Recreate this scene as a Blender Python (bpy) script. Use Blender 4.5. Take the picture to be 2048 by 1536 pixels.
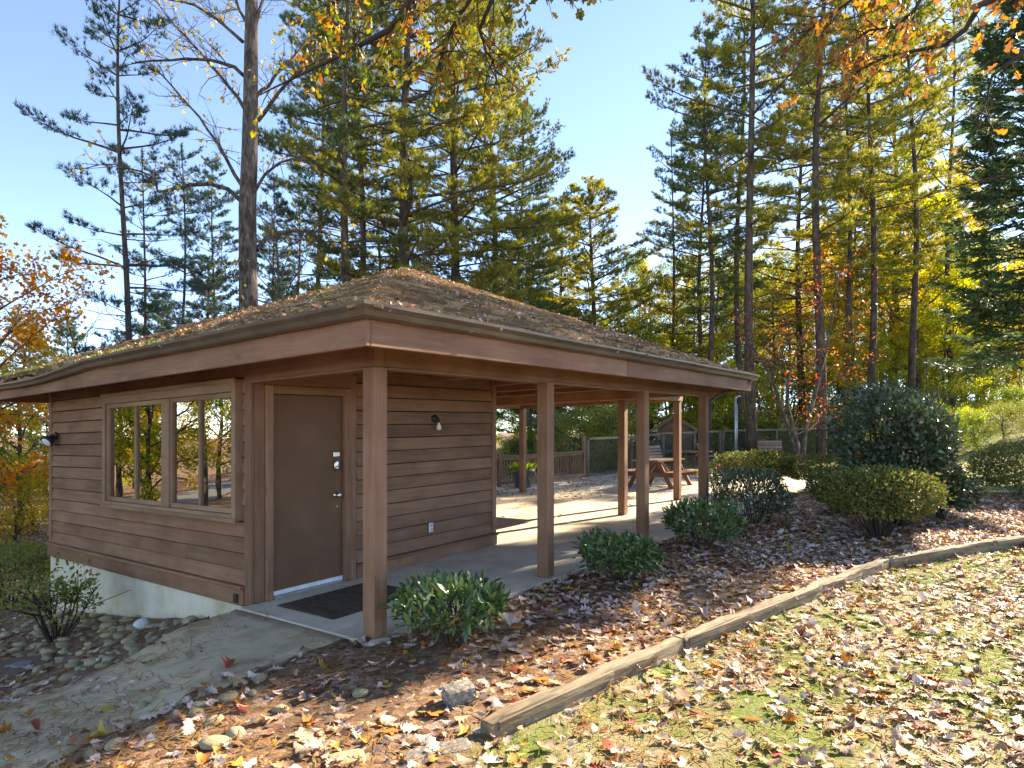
import bpy, math, random
import numpy as np
from mathutils import Vector, Matrix

for o in list(bpy.data.objects):
    bpy.data.objects.remove(o)
scene = bpy.context.scene
col = scene.collection

# ------------------------------------------------------------------ camera
K = 0.0231            # the whole site rises 2.3 % towards the right
FPX, CX, HY, CH = 1288.0, 1024.0, 862.0, 1.62
cam_d = bpy.data.cameras.new('camera')
cam = bpy.data.objects.new('camera', cam_d)
col.objects.link(cam)
cam.location = (0, 0, CH)
cam.rotation_euler = (math.radians(90), 0, 0)
cam_d.sensor_width = 36
cam_d.lens = FPX / 2048 * 36
cam_d.shift_y = (HY - 768) / 2048
cam_d.clip_end = 2000
cam_d.clip_start = 0.05
scene.camera = cam

# ------------------------------------------------------------------ sky and sun
SUN_AZ = math.radians(51.5)     # to the right of the view direction
SUN_EL = math.radians(28)
world = bpy.data.worlds.new('World')
scene.world = world
world.use_nodes = True
wn = world.node_tree
sky = wn.nodes.new('ShaderNodeTexSky')
sky.sky_type = 'NISHITA'
sky.sun_disc = False
sky.sun_elevation = SUN_EL
sky.sun_rotation = SUN_AZ
sky.altitude = 6000
sky.air_density = 1.0
sky.dust_density = 0.0
sky.ozone_density = 2.0
bg = wn.nodes['Background']
bg.inputs['Strength'].default_value = 0.066
wn.links.new(sky.outputs['Color'], bg.inputs['Color'])
sl = bpy.data.lights.new('sun', 'SUN')
sl.energy = 2.1
sl.angle = math.radians(0.6)
sl.color = (1.0, 0.91, 0.78)
sun = bpy.data.objects.new('sun', sl)
col.objects.link(sun)
S = Vector((math.sin(SUN_AZ) * math.cos(SUN_EL), math.cos(SUN_AZ) * math.cos(SUN_EL), math.sin(SUN_EL)))
sun.rotation_euler = S.to_track_quat('Z', 'Y').to_euler()
sun.location = (30, 25, 30)
vs = scene.view_settings
vs.view_transform = 'Standard'
vs.look = 'None'
vs.exposure = 3.3
vs.gamma = 1.0
vs.use_white_balance = True          # camera white balance set for open shade
vs.white_balance_temperature = 7800
vs.white_balance_tint = 10

# ------------------------------------------------------------------ helpers
def hz(px):
    return HY - K * (px - CX)

def gp(px, py, g=0.0):
    d = (CH - g) * FPX / (py - hz(px))
    return ((px - CX) / FPX * d, d)

def at(px, d):
    return ((px - CX) / FPX * d, d)

def pw(px, py, d):
    return Vector(((px - CX) / FPX * d, d, CH - (py - HY) / FPX * d))

PX0, PY0 = -1.10, 5.17
ANG = math.atan2(.801, .599)
EX = (.599, .801)
EY = (-.801, .599)

def b2w(x, y):
    return (PX0 + EX[0] * x + EY[0] * y, PY0 + EX[1] * x + EY[1] * y)

def w2b(x, y):
    dx, dy = x - PX0, y - PY0
    return (dx * EX[0] + dy * EX[1], dx * EY[0] + dy * EY[1])

def sst(a, b, x):
    t = np.clip((x - a) / (b - a), 0, 1)
    return t * t * (3 - 2 * t)

TL = [(-.15, 3.5), (1.27, 4.9), (4.35, 7.5), (6.25, 8.42), (9.4, 9.75), (14.0, 11.4)]

def timber_x(y):
    ys = [p[1] for p in TL]
    xs = [p[0] for p in TL]
    return np.interp(y, [1.0] + ys + [18, 40], [-.6] + xs + [30, 60])

def bump(x, y):
    return (.5 * np.sin(1.7 * x + .6 * y) + .5 * np.sin(2.3 * y - 1.1 * x + 1) + .35 * np.sin(4.1 * x + 3.3 * y + 2) + .3 * np.sin(6.3 * x - 5.2 * y))

def vnoise(x, y, s=1.0, seed=0):
    x = np.asarray(x, float) * s + seed * 17.3
    y = np.asarray(y, float) * s + seed * 9.1
    xi, yi = np.floor(x), np.floor(y)
    fx, fy = x - xi, y - yi
    fx, fy = fx * fx * (3 - 2 * fx), fy * fy * (3 - 2 * fy)
    def h(a, b):
        v = np.sin(a * 127.1 + b * 311.7) * 43758.5453
        return v - np.floor(v)
    return (h(xi, yi) * (1 - fx) + h(xi + 1, yi) * fx) * (1 - fy) + (h(xi, yi + 1) * (1 - fx) + h(xi + 1, yi + 1) * fx) * fy

def lawn_w(x, y):
    tx = timber_x(y)
    w = sst(-.12, .12, x - tx) * sst(2.4, 3.6, y + .8 * (x > 1.0))
    far = sst(10.2, 10.8, x) * sst(13.2, 14.2, y) + sst(14.8, 15.4, y) * sst(5.5, 6.2, x)
    return np.clip(w + far, 0, 1)

def base_g(x, y):
    x = np.asarray(x, float); y = np.asarray(y, float)
    t = np.maximum(0, -2.1 - x)
    g = -2.2 * (1 - np.exp(-.1 * t)) - .03
    g = g + K * np.clip(x, -60, 60)
    near = sst(40, 20, np.hypot(x, y))
    g = g + .014 * bump(x, y) * near
    g = g - .07 * sst(-.05, .15, x - timber_x(y)) * sst(12, 10, y)
    # wooded bank far right
    g = g + 2.6 * sst(15, 30, x) * sst(16, 26, y)
    g = g + 1.2 * sst(40, 90, np.hypot(x, y))
    return g

SLAB = (-.14, 19.0, -.14, 9.0)     # in building axes
def in_slab(bx, by, m=0.0):
    return in_rect(bx, by, SLAB, m) & ~((bx < 3.75 + m) & (by > 1.74 - m))
def in_rect(bx, by, r, m=0.0):
    return (bx > r[0] - m) & (bx < r[1] + m) & (by > r[2] - m) & (by < r[3] + m)
PATH = (-7.5, -.14, .2, 1.85)

def slab_poly(bx, by):
    # big terrace: narrow under the pavilion roof, wide beyond it
    a = in_rect(bx, by, SLAB)
    return a

def gz(x, y):
    x = np.asarray(x, float); y = np.asarray(y, float)
    bx, by = w2b(x, y)
    g = base_g(x, y)
    s = in_slab(bx, by, -.06)
    g = np.where(s, K * x - .12, g)
    p = in_rect(bx, by, PATH, -.05)
    g = np.where(p & ~s, g - .05, g)
    return g

def path_z(x, y):
    bx, by = w2b(x, y)
    b = base_g(x, y) + .004
    top = K * x - .012
    w = sst(-1.6, -.1, bx)
    return b * (1 - w) + top * w

def top_z(x, y):
    """height of whatever one stands on at x, y"""
    bx, by = w2b(x, y)
    g = gz(x, y)
    g = np.where(in_rect(bx, by, PATH), path_z(x, y), g)
    g = np.where(in_slab(bx, by), K * np.asarray(x, float), g)
    return g

def tag(o, label=None, cat=None, group=None, kind=None):
    if label: o['label'] = label
    if cat: o['category'] = cat
    if group: o['group'] = group
    if kind: o['kind'] = kind
    return o

def empty(name, loc, rz=0.0, label=None, cat=None, group=None):
    o = bpy.data.objects.new(name, None)
    o.empty_display_size = .2
    o.location = loc
    o.rotation_euler = (0, 0, rz)
    col.objects.link(o)
    return tag(o, label, cat, group)

def link(name, me, parent=None):
    o = bpy.data.objects.new(name, me)
    col.objects.link(o)
    if parent is not None:
        o.parent = parent
    return o

def np_mesh(name, V, F, mats=(), smooth=False, mi=None):
    """V (n,3), F (m,k): all faces with the same number of corners"""
    V = np.asarray(V, np.float32); F = np.asarray(F, np.int32)
    me = bpy.data.meshes.new(name)
    me.vertices.add(len(V))
    me.vertices.foreach_set('co', V.ravel())
    k = F.shape[1]
    me.loops.add(F.size)
    me.loops.foreach_set('vertex_index', F.ravel())
    me.polygons.add(len(F))
    me.polygons.foreach_set('loop_start', np.arange(0, F.size, k, dtype=np.int32))
    try:
        me.polygons.foreach_set('loop_total', np.full(len(F), k, np.int32))
    except Exception:
        pass
    if smooth:
        me.polygons.foreach_set('use_smooth', np.ones(len(F), bool))
    if mi is not None:
        me.polygons.foreach_set('material_index', np.asarray(mi, np.int32))
    for m in mats:
        me.materials.append(m)
    me.update(calc_edges=True)
    return me

class MB:
    """collects boxes, prisms, tubes; one mesh"""
    def __init__(self):
        self.v = []; self.f = []
    def add(self, vs, fs):
        n = len(self.v)
        self.v += [tuple(p) for p in vs]
        self.f += [tuple(i + n for i in f) for f in fs]
        return self
    def box(self, x0, x1, y0, y1, z0, z1):
        return self.add([(x0, y0, z0), (x1, y0, z0), (x1, y1, z0), (x0, y1, z0), (x0, y0, z1), (x1, y0, z1), (x1, y1, z1), (x0, y1, z1)],
                        [(3, 2, 1, 0), (4, 5, 6, 7), (0, 1, 5, 4), (1, 2, 6, 5), (2, 3, 7, 6), (3, 0, 4, 7)])
    def bar(self, a, b, w, h, up=(0, 0, 1)):
        a = Vector(a); b = Vector(b)
        d = (b - a).normalized(); u = Vector(up)
        s = d.cross(u)
        if s.length < 1e-4: s = d.cross(Vector((1, 0, 0)))
        s.normalize(); u = s.cross(d).normalized()
        s = s * w / 2; u = u * h / 2
        p = [a - s - u, a + s - u, a + s + u, a - s + u, b - s - u, b + s - u, b + s + u, b - s + u]
        return self.add(p, [(0, 3, 2, 1), (4, 5, 6, 7), (0, 1, 5, 4), (1, 2, 6, 5), (2, 3, 7, 6), (3, 0, 4, 7)][::1])
    def tube(self, pts, rad, n=6, cap=True):
        pts = [Vector(p) for p in pts]
        k = len(pts); base = len(self.v)
        ref = Vector((.31, .87, .38)).normalized()
        for i, p in enumerate(pts):
            d = (pts[min(i + 1, k - 1)] - pts[max(i - 1, 0)])
            if d.length < 1e-9: d = Vector((0, 0, 1))
            d.normalize()
            a = d.cross(ref)
            if a.length < .05: a = d.cross(Vector((1, 0, 0)))
            a.normalize(); b = d.cross(a)
            r = rad[i] if hasattr(rad, '__len__') else rad
            for j in range(n):
                t = 2 * math.pi * j / n
                self.v.append(tuple(p + (a * math.cos(t) + b * math.sin(t)) * r))
        for i in range(k - 1):
            for j in range(n):
                q = base + i * n
                self.f.append((q + j, q + (j + 1) % n, q + n + (j + 1) % n, q + n + j))
        if cap:
            self.f.append(tuple(base + j for j in range(n))[::-1])
            self.f.append(tuple(base + (k - 1) * n + j for j in range(n)))
        return self
    def lathe(self, prof, n=16, c=(0, 0, 0)):
        base = len(self.v)
        for r, z in prof:
            for j in range(n):
                t = 2 * math.pi * j / n
                self.v.append((c[0] + r * math.cos(t), c[1] + r * math.sin(t), c[2] + z))
        for i in range(len(prof) - 1):
            for j in range(n):
                q = base + i * n
                self.f.append((q + j, q + (j + 1) % n, q + n + (j + 1) % n, q + n + j))
        self.f.append(tuple(base + j for j in range(n))[::-1])
        q = base + (len(prof) - 1) * n
        self.f.append(tuple(q + j for j in range(n)))
        return self
    def map(self, fn):
        self.v = [tuple(fn(*p)) for p in self.v]
        return self
    def mesh(self, name, mat, smooth=False):
        me = bpy.data.meshes.new(name)
        me.from_pydata(self.v, [], self.f)
        if smooth:
            for p in me.polygons: p.use_smooth = True
        if mat: me.materials.append(mat)
        me.update()
        return me
    def build(self, name, mat, parent=None, smooth=False):
        return link(name, self.mesh(name, mat, smooth), parent)

def bev(o, w=.006, seg=1):
    m = o.modifiers.new('bevel', 'BEVEL')
    m.width = w; m.segments = seg; m.limit_method = 'ANGLE'; m.angle_limit = math.radians(40)
    return o

# ------------------------------------------------------------------ materials
def newmat(name):
    m = bpy.data.materials.new(name)
    m.use_nodes = True
    nt = m.node_tree
    return m, nt, nt.nodes['Principled BSDF']

def ramp(nt, cols):
    r = nt.nodes.new('ShaderNodeValToRGB')
    e = r.color_ramp.elements
    while len(e) < len(cols): e.new(.5)
    for i, (p, c) in enumerate(cols):
        e[i].position = p
        e[i].color = (*c, 1)
    return r

def noise_mat(name, cols, scale=5, rough=.8, bumpd=.0, bscale=None, stretch=(1, 1, 1), detail=8, spec=.3, vary=.0, metal=0.0, rand_off=False, distort=0.0):
    m, nt, b = newmat(name)
    N = nt.nodes; L = nt.links
    tc = N.new('ShaderNodeTexCoord')
    mp = N.new('ShaderNodeMapping')
    mp.inputs['Scale'].default_value = stretch
    L.new(tc.outputs['Object'], mp.inputs['Vector'])
    vec = mp.outputs['Vector']
    oi = None
    if rand_off or vary:
        oi = N.new('ShaderNodeObjectInfo')
    if rand_off:
        ad = N.new('ShaderNodeVectorMath'); ad.operation = 'ADD'
        mul = N.new('ShaderNodeMath'); mul.operation = 'MULTIPLY'; mul.inputs[1].default_value = 37.0
        L.new(oi.outputs['Random'], mul.inputs[0])
        L.new(vec, ad.inputs[0]); L.new(mul.outputs[0], ad.inputs[1])
        vec = ad.outputs['Vector']
    n = N.new('ShaderNodeTexNoise')
    n.inputs['Scale'].default_value = scale
    n.inputs['Detail'].default_value = detail
    n.inputs['Roughness'].default_value = .62
    n.inputs['Distortion'].default_value = distort
    L.new(vec, n.inputs['Vector'])
    r = ramp(nt, cols)
    L.new(n.outputs['Fac'], r.inputs['Fac'])
    c = r.outputs['Color']
    if vary:
        hs = N.new('ShaderNodeHueSaturation')
        mr = N.new('ShaderNodeMapRange')
        mr.inputs['To Min'].default_value = 1 - vary; mr.inputs['To Max'].default_value = 1 + vary
        L.new(oi.outputs['Random'], mr.inputs['Value'])
        L.new(mr.outputs['Result'], hs.inputs['Value'])
        L.new(c, hs.inputs['Color'])
        c = hs.outputs['Color']
    L.new(c, b.inputs['Base Color'])
    b.inputs['Roughness'].default_value = rough
    b.inputs['Specular IOR Level'].default_value = spec
    b.inputs['Metallic'].default_value = metal
    if bumpd:
        n2 = N.new('ShaderNodeTexNoise')
        n2.inputs['Scale'].default_value = bscale or scale * 4
        n2.inputs['Detail'].default_value = 8
        L.new(vec, n2.inputs['Vector'])
        bp = N.new('ShaderNodeBump')
        bp.inputs['Strength'].default_value = .8
        bp.inputs['Distance'].default_value = bumpd
        L.new(n2.outputs['Fac'], bp.inputs['Height'])
        L.new(bp.outputs['Normal'], b.inputs['Normal'])
    return m

def paint_mat(name, stretch, c0=(.165, .08, .044), c1=(.25, .13, .073), c2=(.33, .185, .108)):
    """weathered brown stain on sawn boards: grain, streaks, knots and pale worn spots"""
    m, nt, b = newmat(name)
    N = nt.nodes; L = nt.links
    tc = N.new('ShaderNodeTexCoord'); oi = N.new('ShaderNodeObjectInfo')
    ad = N.new('ShaderNodeVectorMath'); ad.operation = 'ADD'
    mu = N.new('ShaderNodeMath'); mu.operation = 'MULTIPLY'; mu.inputs[1].default_value = 23.0
    L.new(oi.outputs['Random'], mu.inputs[0])
    L.new(tc.outputs['Object'], ad.inputs[0]); L.new(mu.outputs[0], ad.inputs[1])
    mp = N.new('ShaderNodeMapping'); mp.inputs['Scale'].default_value = stretch
    L.new(ad.outputs['Vector'], mp.inputs['Vector'])
    g = N.new('ShaderNodeTexNoise'); g.inputs['Scale'].default_value = 22; g.inputs['Detail'].default_value = 9
    g.inputs['Roughness'].default_value = .7; g.inputs['Distortion'].default_value = .6
    L.new(mp.outputs['Vector'], g.inputs['Vector'])
    big = N.new('ShaderNodeTexNoise'); big.inputs['Scale'].default_value = 1.6; big.inputs['Detail'].default_value = 5
    L.new(ad.outputs['Vector'], big.inputs['Vector'])
    mixf = N.new('ShaderNodeMath'); mixf.operation = 'MULTIPLY_ADD'
    mixf.inputs[1].default_value = .5
    L.new(g.outputs['Fac'], mixf.inputs[0])
    h = N.new('ShaderNodeMath'); h.operation = 'MULTIPLY'; h.inputs[1].default_value = .5
    L.new(big.outputs['Fac'], h.inputs[0]); L.new(h.outputs[0], mixf.inputs[2])
    r = ramp(nt, [(.34, c0), (.5, c1), (.66, c2)])
    L.new(mixf.outputs[0], r.inputs['Fac'])
    # knots and scuffs
    vo = N.new('ShaderNodeTexVoronoi'); vo.inputs['Scale'].default_value = 3.1
    mp2 = N.new('ShaderNodeMapping'); mp2.inputs['Scale'].default_value = tuple(.45 + .55 * min(1, s) for s in stretch)
    L.new(ad.outputs['Vector'], mp2.inputs['Vector']); L.new(mp2.outputs['Vector'], vo.inputs['Vector'])
    kr = ramp(nt, [(.0, (1, 1, 1)), (.05, (.55, .55, .55)), (.1, (0, 0, 0))])
    L.new(vo.outputs['Distance'], kr.inputs['Fac'])
    mx = N.new('ShaderNodeMixRGB'); mx.blend_type = 'MULTIPLY'
    km = N.new('ShaderNodeMath'); km.operation = 'MULTIPLY'; km.inputs[1].default_value = .6
    L.new(kr.outputs['Color'], km.inputs[0]); L.new(km.outputs[0], mx.inputs['Fac'])
    L.new(r.outputs['Color'], mx.inputs['Color1']); mx.inputs['Color2'].default_value = (.45, .36, .32, 1)
    hs = N.new('ShaderNodeHueSaturation')
    mr = N.new('ShaderNodeMapRange'); mr.inputs['To Min'].default_value = .8; mr.inputs['To Max'].default_value = 1.18
    L.new(oi.outputs['Random'], mr.inputs['Value']); L.new(mr.outputs['Result'], hs.inputs['Value'])
    L.new(mx.outputs['Color'], hs.inputs['Color'])
    L.new(hs.outputs['Color'], b.inputs['Base Color'])
    b.inputs['Roughness'].default_value = .72; b.inputs['Specular IOR Level'].default_value = .3
    bp = N.new('ShaderNodeBump'); bp.inputs['Strength'].default_value = .6; bp.inputs['Distance'].default_value = .004
    L.new(g.outputs['Fac'], bp.inputs['Height']); L.new(bp.outputs['Normal'], b.inputs['Normal'])
    return m

def leaf_mat(name, cols, trans=.4, rough=.5, spec=.35, bright=1.0):
    m, nt, b = newmat(name)
    N = nt.nodes; L = nt.links
    ge = N.new('ShaderNodeNewGeometry')
    r = ramp(nt, cols)
    L.new(ge.outputs['Random Per Island'], r.inputs['Fac'])
    L.new(r.outputs['Color'], b.inputs['Base Color'])
    b.inputs['Roughness'].default_value = rough
    b.inputs['Specular IOR Level'].default_value = spec
    if trans > 0:
        t = N.new('ShaderNodeBsdfTranslucent')
        hs = N.new('ShaderNodeHueSaturation')
        hs.inputs['Saturation'].default_value = 1.15
        hs.inputs['Value'].default_value = 1.5 * bright
        L.new(r.outputs['Color'], hs.inputs['Color'])
        L.new(hs.outputs['Color'], t.inputs['Color'])
        mx = N.new('ShaderNodeMixShader')
        mx.inputs['Fac'].default_value = trans
        L.new(b.outputs['BSDF'], mx.inputs[1]); L.new(t.outputs['BSDF'], mx.inputs[2])
        L.new(mx.outputs['Shader'], nt.nodes['Material Output'].inputs['Surface'])
    return m

def plain(name, c, rough=.5, metal=0.0, spec=.5):
    return noise_mat(name, [(.3, tuple(v * .82 for v in c)), (.7, tuple(min(1, v * 1.12) for v in c))], 14, rough, metal=metal, spec=spec)

WX = paint_mat('brown_stain_grain_x', (.06, 1, 1))
WY = paint_mat('brown_stain_grain_y', (1, .06, 1))
WZ = paint_mat('brown_stain_grain_z', (1, 1, .06))
DOORM = noise_mat('door_paint', [(.35, (.15, .076, .04)), (.7, (.19, .10, .055))], 3, .6, .001, 60, spec=.2)
TRIM = paint_mat('window_trim_paint', (1, .08, .3), (.2, .115, .065), (.29, .17, .10), (.37, .235, .14))
GUT = noise_mat('gutter_enamel', [(.3, (.065, .045, .03)), (.55, (.11, .078, .05)), (.75, (.17, .125, .08))], 2.2, .33, spec=.5, stretch=(1, 1, 3))
CONC = noise_mat('concrete_slab', [(.28, (.40, .345, .25)), (.5, (.54, .475, .36)), (.7, (.62, .555, .44))], 1.7, .85, .004, 40, detail=12)
PATHM = noise_mat('path_concrete', [(.25, (.27, .20, .11)), (.42, (.42, .335, .205)), (.55, (.52, .43, .28)), (.68, (.42, .345, .18)), (.8, (.29, .235, .11))], 2.3, .9, .004, 34, detail=12)
FOUND = noise_mat('foundation_concrete', [(.25, (.42, .36, .21)), (.42, (.58, .53, .38)), (.6, (.68, .63, .49)), (.78, (.52, .46, .27))], 2.4, .9, .006, 18, detail=12)
SHAKE = noise_mat('roof_shake', [(.2, (.075, .055, .035)), (.42, (.15, .11, .07)), (.6, (.22, .165, .11)), (.8, (.12, .11, .05))], 7, .9, .01, 40, stretch=(1, 1, 1), vary=.3, rand_off=True)
SHAKE2 = noise_mat('roof_shake_rest', [(.2, (.065, .05, .032)), (.4, (.15, .11, .07)), (.6, (.24, .18, .12)), (.8, (.10, .10, .045))], 4, .9, .01, 40)
def shake_mat(name):
    m, nt, b = newmat(name)
    N = nt.nodes; L = nt.links
    tc = N.new('ShaderNodeTexCoord'); ge = N.new('ShaderNodeNewGeometry'); oi = N.new('ShaderNodeObjectInfo')
    n = N.new('ShaderNodeTexNoise'); n.inputs['Scale'].default_value = 26; n.inputs['Detail'].default_value = 8; n.inputs['Roughness'].default_value = .7
    L.new(tc.outputs['Object'], n.inputs['Vector'])
    n2 = N.new('ShaderNodeTexNoise'); n2.inputs['Scale'].default_value = 1.1; n2.inputs['Detail'].default_value = 6
    L.new(tc.outputs['Object'], n2.inputs['Vector'])
    a1 = N.new('ShaderNodeMath'); a1.operation = 'ADD'; L.new(ge.outputs['Random Per Island'], a1.inputs[0]); L.new(oi.outputs['Random'], a1.inputs[1])
    fr_ = N.new('ShaderNodeMath'); fr_.operation = 'FRACT'; L.new(a1.outputs[0], fr_.inputs[0])
    r = ramp(nt, [(.0, (.14, .08, .045)), (.35, (.27, .165, .09)), (.7, (.39, .255, .145)), (1, (.5, .35, .21))])
    L.new(fr_.outputs[0], r.inputs['Fac'])
    r2 = ramp(nt, [(.3, (.42, .40, .36)), (.5, (.9, .9, .9)), (.7, (1.25, 1.2, 1.12))]); L.new(n.outputs['Fac'], r2.inputs['Fac'])
    mx = N.new('ShaderNodeMixRGB'); mx.blend_type = 'MULTIPLY'; mx.inputs['Fac'].default_value = 1
    L.new(r.outputs['Color'], mx.inputs['Color1']); L.new(r2.outputs['Color'], mx.inputs['Color2'])
    mg = N.new('ShaderNodeMixRGB'); mg.inputs['Color2'].default_value = (.13, .13, .045, 1)
    r3 = ramp(nt, [(.5, (0, 0, 0)), (.7, (.45, .45, .45))]); L.new(n2.outputs['Fac'], r3.inputs['Fac']); L.new(r3.outputs['Color'], mg.inputs['Fac'])
    L.new(mx.outputs['Color'], mg.inputs['Color1']); L.new(mg.outputs['Color'], b.inputs['Base Color'])
    b.inputs['Roughness'].default_value = .9; b.inputs['Specular IOR Level'].default_value = .2
    bp = N.new('ShaderNodeBump'); bp.inputs['Distance'].default_value = .012; L.new(n.outputs['Fac'], bp.inputs['Height']); L.new(bp.outputs['Normal'], b.inputs['Normal'])
    return m
SHAKE = shake_mat('weathered_roof_shake'); SHAKE2 = SHAKE
MOSS = leaf_mat('moss', [(.0, (.07, .10, .012)), (.5, (.14, .18, .02)), (1, (.22, .24, .03))], .25)
STEEL = plain('brushed_nickel', (.62, .6, .56), .3, 1.0)
WHITE = plain('white_sweep', (.75, .75, .74), .4)
DARK = plain('dark_bronze', (.03, .025, .02), .5)
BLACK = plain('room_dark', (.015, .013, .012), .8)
TIMBER = noise_mat('weathered_timber', [(.32, (.06, .042, .027)), (.45, (.17, .13, .085)), (.58, (.29, .235, .155)), (.72, (.12, .10, .05))], 9, .9, .018, 26, stretch=(.12, 1, 1), rand_off=True, vary=.12)
TABLEW = paint_mat('table_stain', (.08, 1, 1), (.12, .06, .032), (.22, .115, .065), (.32, .19, .12))
GREYW = paint_mat('bleached_rail_wood', (.1, 1, 1), (.12, .085, .06), (.2, .15, .11), (.3, .24, .18))
BENCHW = paint_mat('bench_slat_wood', (.08, 1, 1), (.24, .15, .11), (.34, .23, .18), (.44, .32, .26))
ROCK = noise_mat('river_stone', [(.25, (.21, .165, .085)), (.45, (.33, .275, .15)), (.6, (.42, .355, .22)), (.8, (.27, .24, .10))], 5, .85, .004, 60, vary=.3, rand_off=True)
GRANITE = noise_mat('granite', [(.3, (.10, .088, .072)), (.5, (.2, .18, .15)), (.62, (.34, .31, .27)), (.75, (.15, .13, .11))], 40, .8, .01, 30)
QUARTZ = plain('white_rock', (.6, .58, .54), .7)
BARK = noise_mat('grey_brown_bark', [(.32, (.025, .018, .013)), (.45, (.07, .052, .04)), (.56, (.13, .10, .08)), (.7, (.21, .17, .14))], 11, .95, .05, 22, stretch=(1, 1, .3), distort=.5)
BARKP = noise_mat('pine_bark', [(.3, (.035, .024, .018)), (.5, (.085, .058, .042)), (.7, (.15, .11, .085))], 7, .95, .03, 16, stretch=(1, 1, .35))
BARKD = noise_mat('dark_twig_bark', [(.3, (.03, .022, .016)), (.7, (.075, .055, .042))], 8, .95)

# ================================================================== GROUND
def axis(segs):
    out = []
    for a, b, s in segs:
        n = max(1, int(round((b - a) / s)))
        out += list(np.linspace(a, b, n, endpoint=False))
    return np.array(out + [segs[-1][1]])

gx = axis([(-400, -80, 40), (-80, -30, 5), (-30, -9, .8), (-9, 11, .11), (11, 32, .5), (32, 80, 4), (80, 400, 40)])
gy = axis([(-120, -20, 20), (-20, 1, 1.2), (1, 13, .11), (13, 32, .35), (32, 80, 3), (80, 600, 40)])
GX, GY = np.meshgrid(gx, gy)
GZ = gz(GX, GY) + .012 * (vnoise(GX, GY, 4.0, 3) - .5) * (np.hypot(GX, GY) < 16) + .006 * (vnoise(GX, GY, 11.0, 4) - .5) * (np.hypot(GX, GY) < 12)
nx, ny = len(gx), len(gy)
idx = np.arange(nx * ny).reshape(ny, nx)
F = np.stack([idx[:-1, :-1], idx[:-1, 1:], idx[1:, 1:], idx[1:, :-1]], -1).reshape(-1, 4)
gme = np_mesh('ground', np.stack([GX, GY, GZ], -1).reshape(-1, 3), F, smooth=True)
at_l = gme.attributes.new('lawn', 'FLOAT', 'POINT')
at_l.data.foreach_set('value', lawn_w(GX, GY).astype(np.float32).ravel())

gm, nt, b = newmat('leafy_soil_and_lawn')
N, L = nt.nodes, nt.links
tc = N.new('ShaderNodeTexCoord')
def nz(scale, detail=8, rough=.6):
    n = N.new('ShaderNodeTexNoise'); n.inputs['Scale'].default_value = scale; n.inputs['Detail'].default_value = detail
    n.inputs['Roughness'].default_value = rough
    L.new(tc.outputs['Object'], n.inputs['Vector']); return n
def voro(scale):
    n = N.new('ShaderNodeTexVoronoi'); n.inputs['Scale'].default_value = scale
    L.new(tc.outputs['Object'], n.inputs['Vector']); return n
soil = ramp(nt, [(.3, (.10, .056, .032)), (.5, (.23, .14, .085)), (.68, (.36, .245, .16))])
L.new(nz(9, 12, .7).outputs['Fac'], soil.inputs['Fac'])
# small crumbs of dead leaf between the modelled ones
v1 = voro(26)
bits = ramp(nt, [(.0, (.10, .055, .033)), (.3, (.25, .15, .09)), (.55, (.42, .31, .24)), (.75, (.18, .10, .06)), (1, (.33, .19, .08))])
sp = N.new('ShaderNodeSeparateColor'); L.new(v1.outputs['Color'], sp.inputs['Color']); L.new(sp.outputs['Red'], bits.inputs['Fac'])
mk = ramp(nt, [(.44, (0, 0, 0)), (.52, (1, 1, 1))]); L.new(nz(3.2, 4).outputs['Fac'], mk.inputs['Fac'])
m1 = N.new('ShaderNodeMixRGB'); L.new(mk.outputs['Color'], m1.inputs['Fac'])
L.new(soil.outputs['Color'], m1.inputs['Color1']); L.new(bits.outputs['Color'], m1.inputs['Color2'])
grass = ramp(nt, [(.25, (.10, .13, .03)), (.5, (.17, .21, .055)), (.7, (.24, .275, .08))])
L.new(nz(30, 6).outputs['Fac'], grass.inputs['Fac'])
thin = ramp(nt, [(.36, (.26, .215, .12)), (.5, (.34, .29, .17))]); L.new(nz(14, 8).outputs['Fac'], thin.inputs['Fac'])
pat = ramp(nt, [(.43, (0, 0, 0)), (.56, (1, 1, 1))]); L.new(nz(1.1, 5).outputs['Fac'], pat.inputs['Fac'])
m2 = N.new('ShaderNodeMixRGB'); L.new(pat.outputs['Color'], m2.inputs['Fac'])
L.new(thin.outputs['Color'], m2.inputs['Color1']); L.new(grass.outputs['Color'], m2.inputs['Color2'])
la = N.new('ShaderNodeAttribute'); la.attribute_name = 'lawn'
m3 = N.new('ShaderNodeMixRGB'); L.new(la.outputs['Fac'], m3.inputs['Fac'])
L.new(m1.outputs['Color'], m3.inputs['Color1']); L.new(m2.outputs['Color'], m3.inputs['Color2'])
L.new(m3.outputs['Color'], b.inputs['Base Color'])
b.inputs['Roughness'].default_value = .95; b.inputs['Specular IOR Level'].default_value = .15
bp = N.new('ShaderNodeBump'); bp.inputs['Distance'].default_value = .025; bp.inputs['Strength'].default_value = .9
L.new(nz(38, 8, .7).outputs['Fac'], bp.inputs['Height']); L.new(bp.outputs['Normal'], b.inputs['Normal'])
gme.materials.append(gm)
tag(link('ground', gme), kind='structure')

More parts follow.
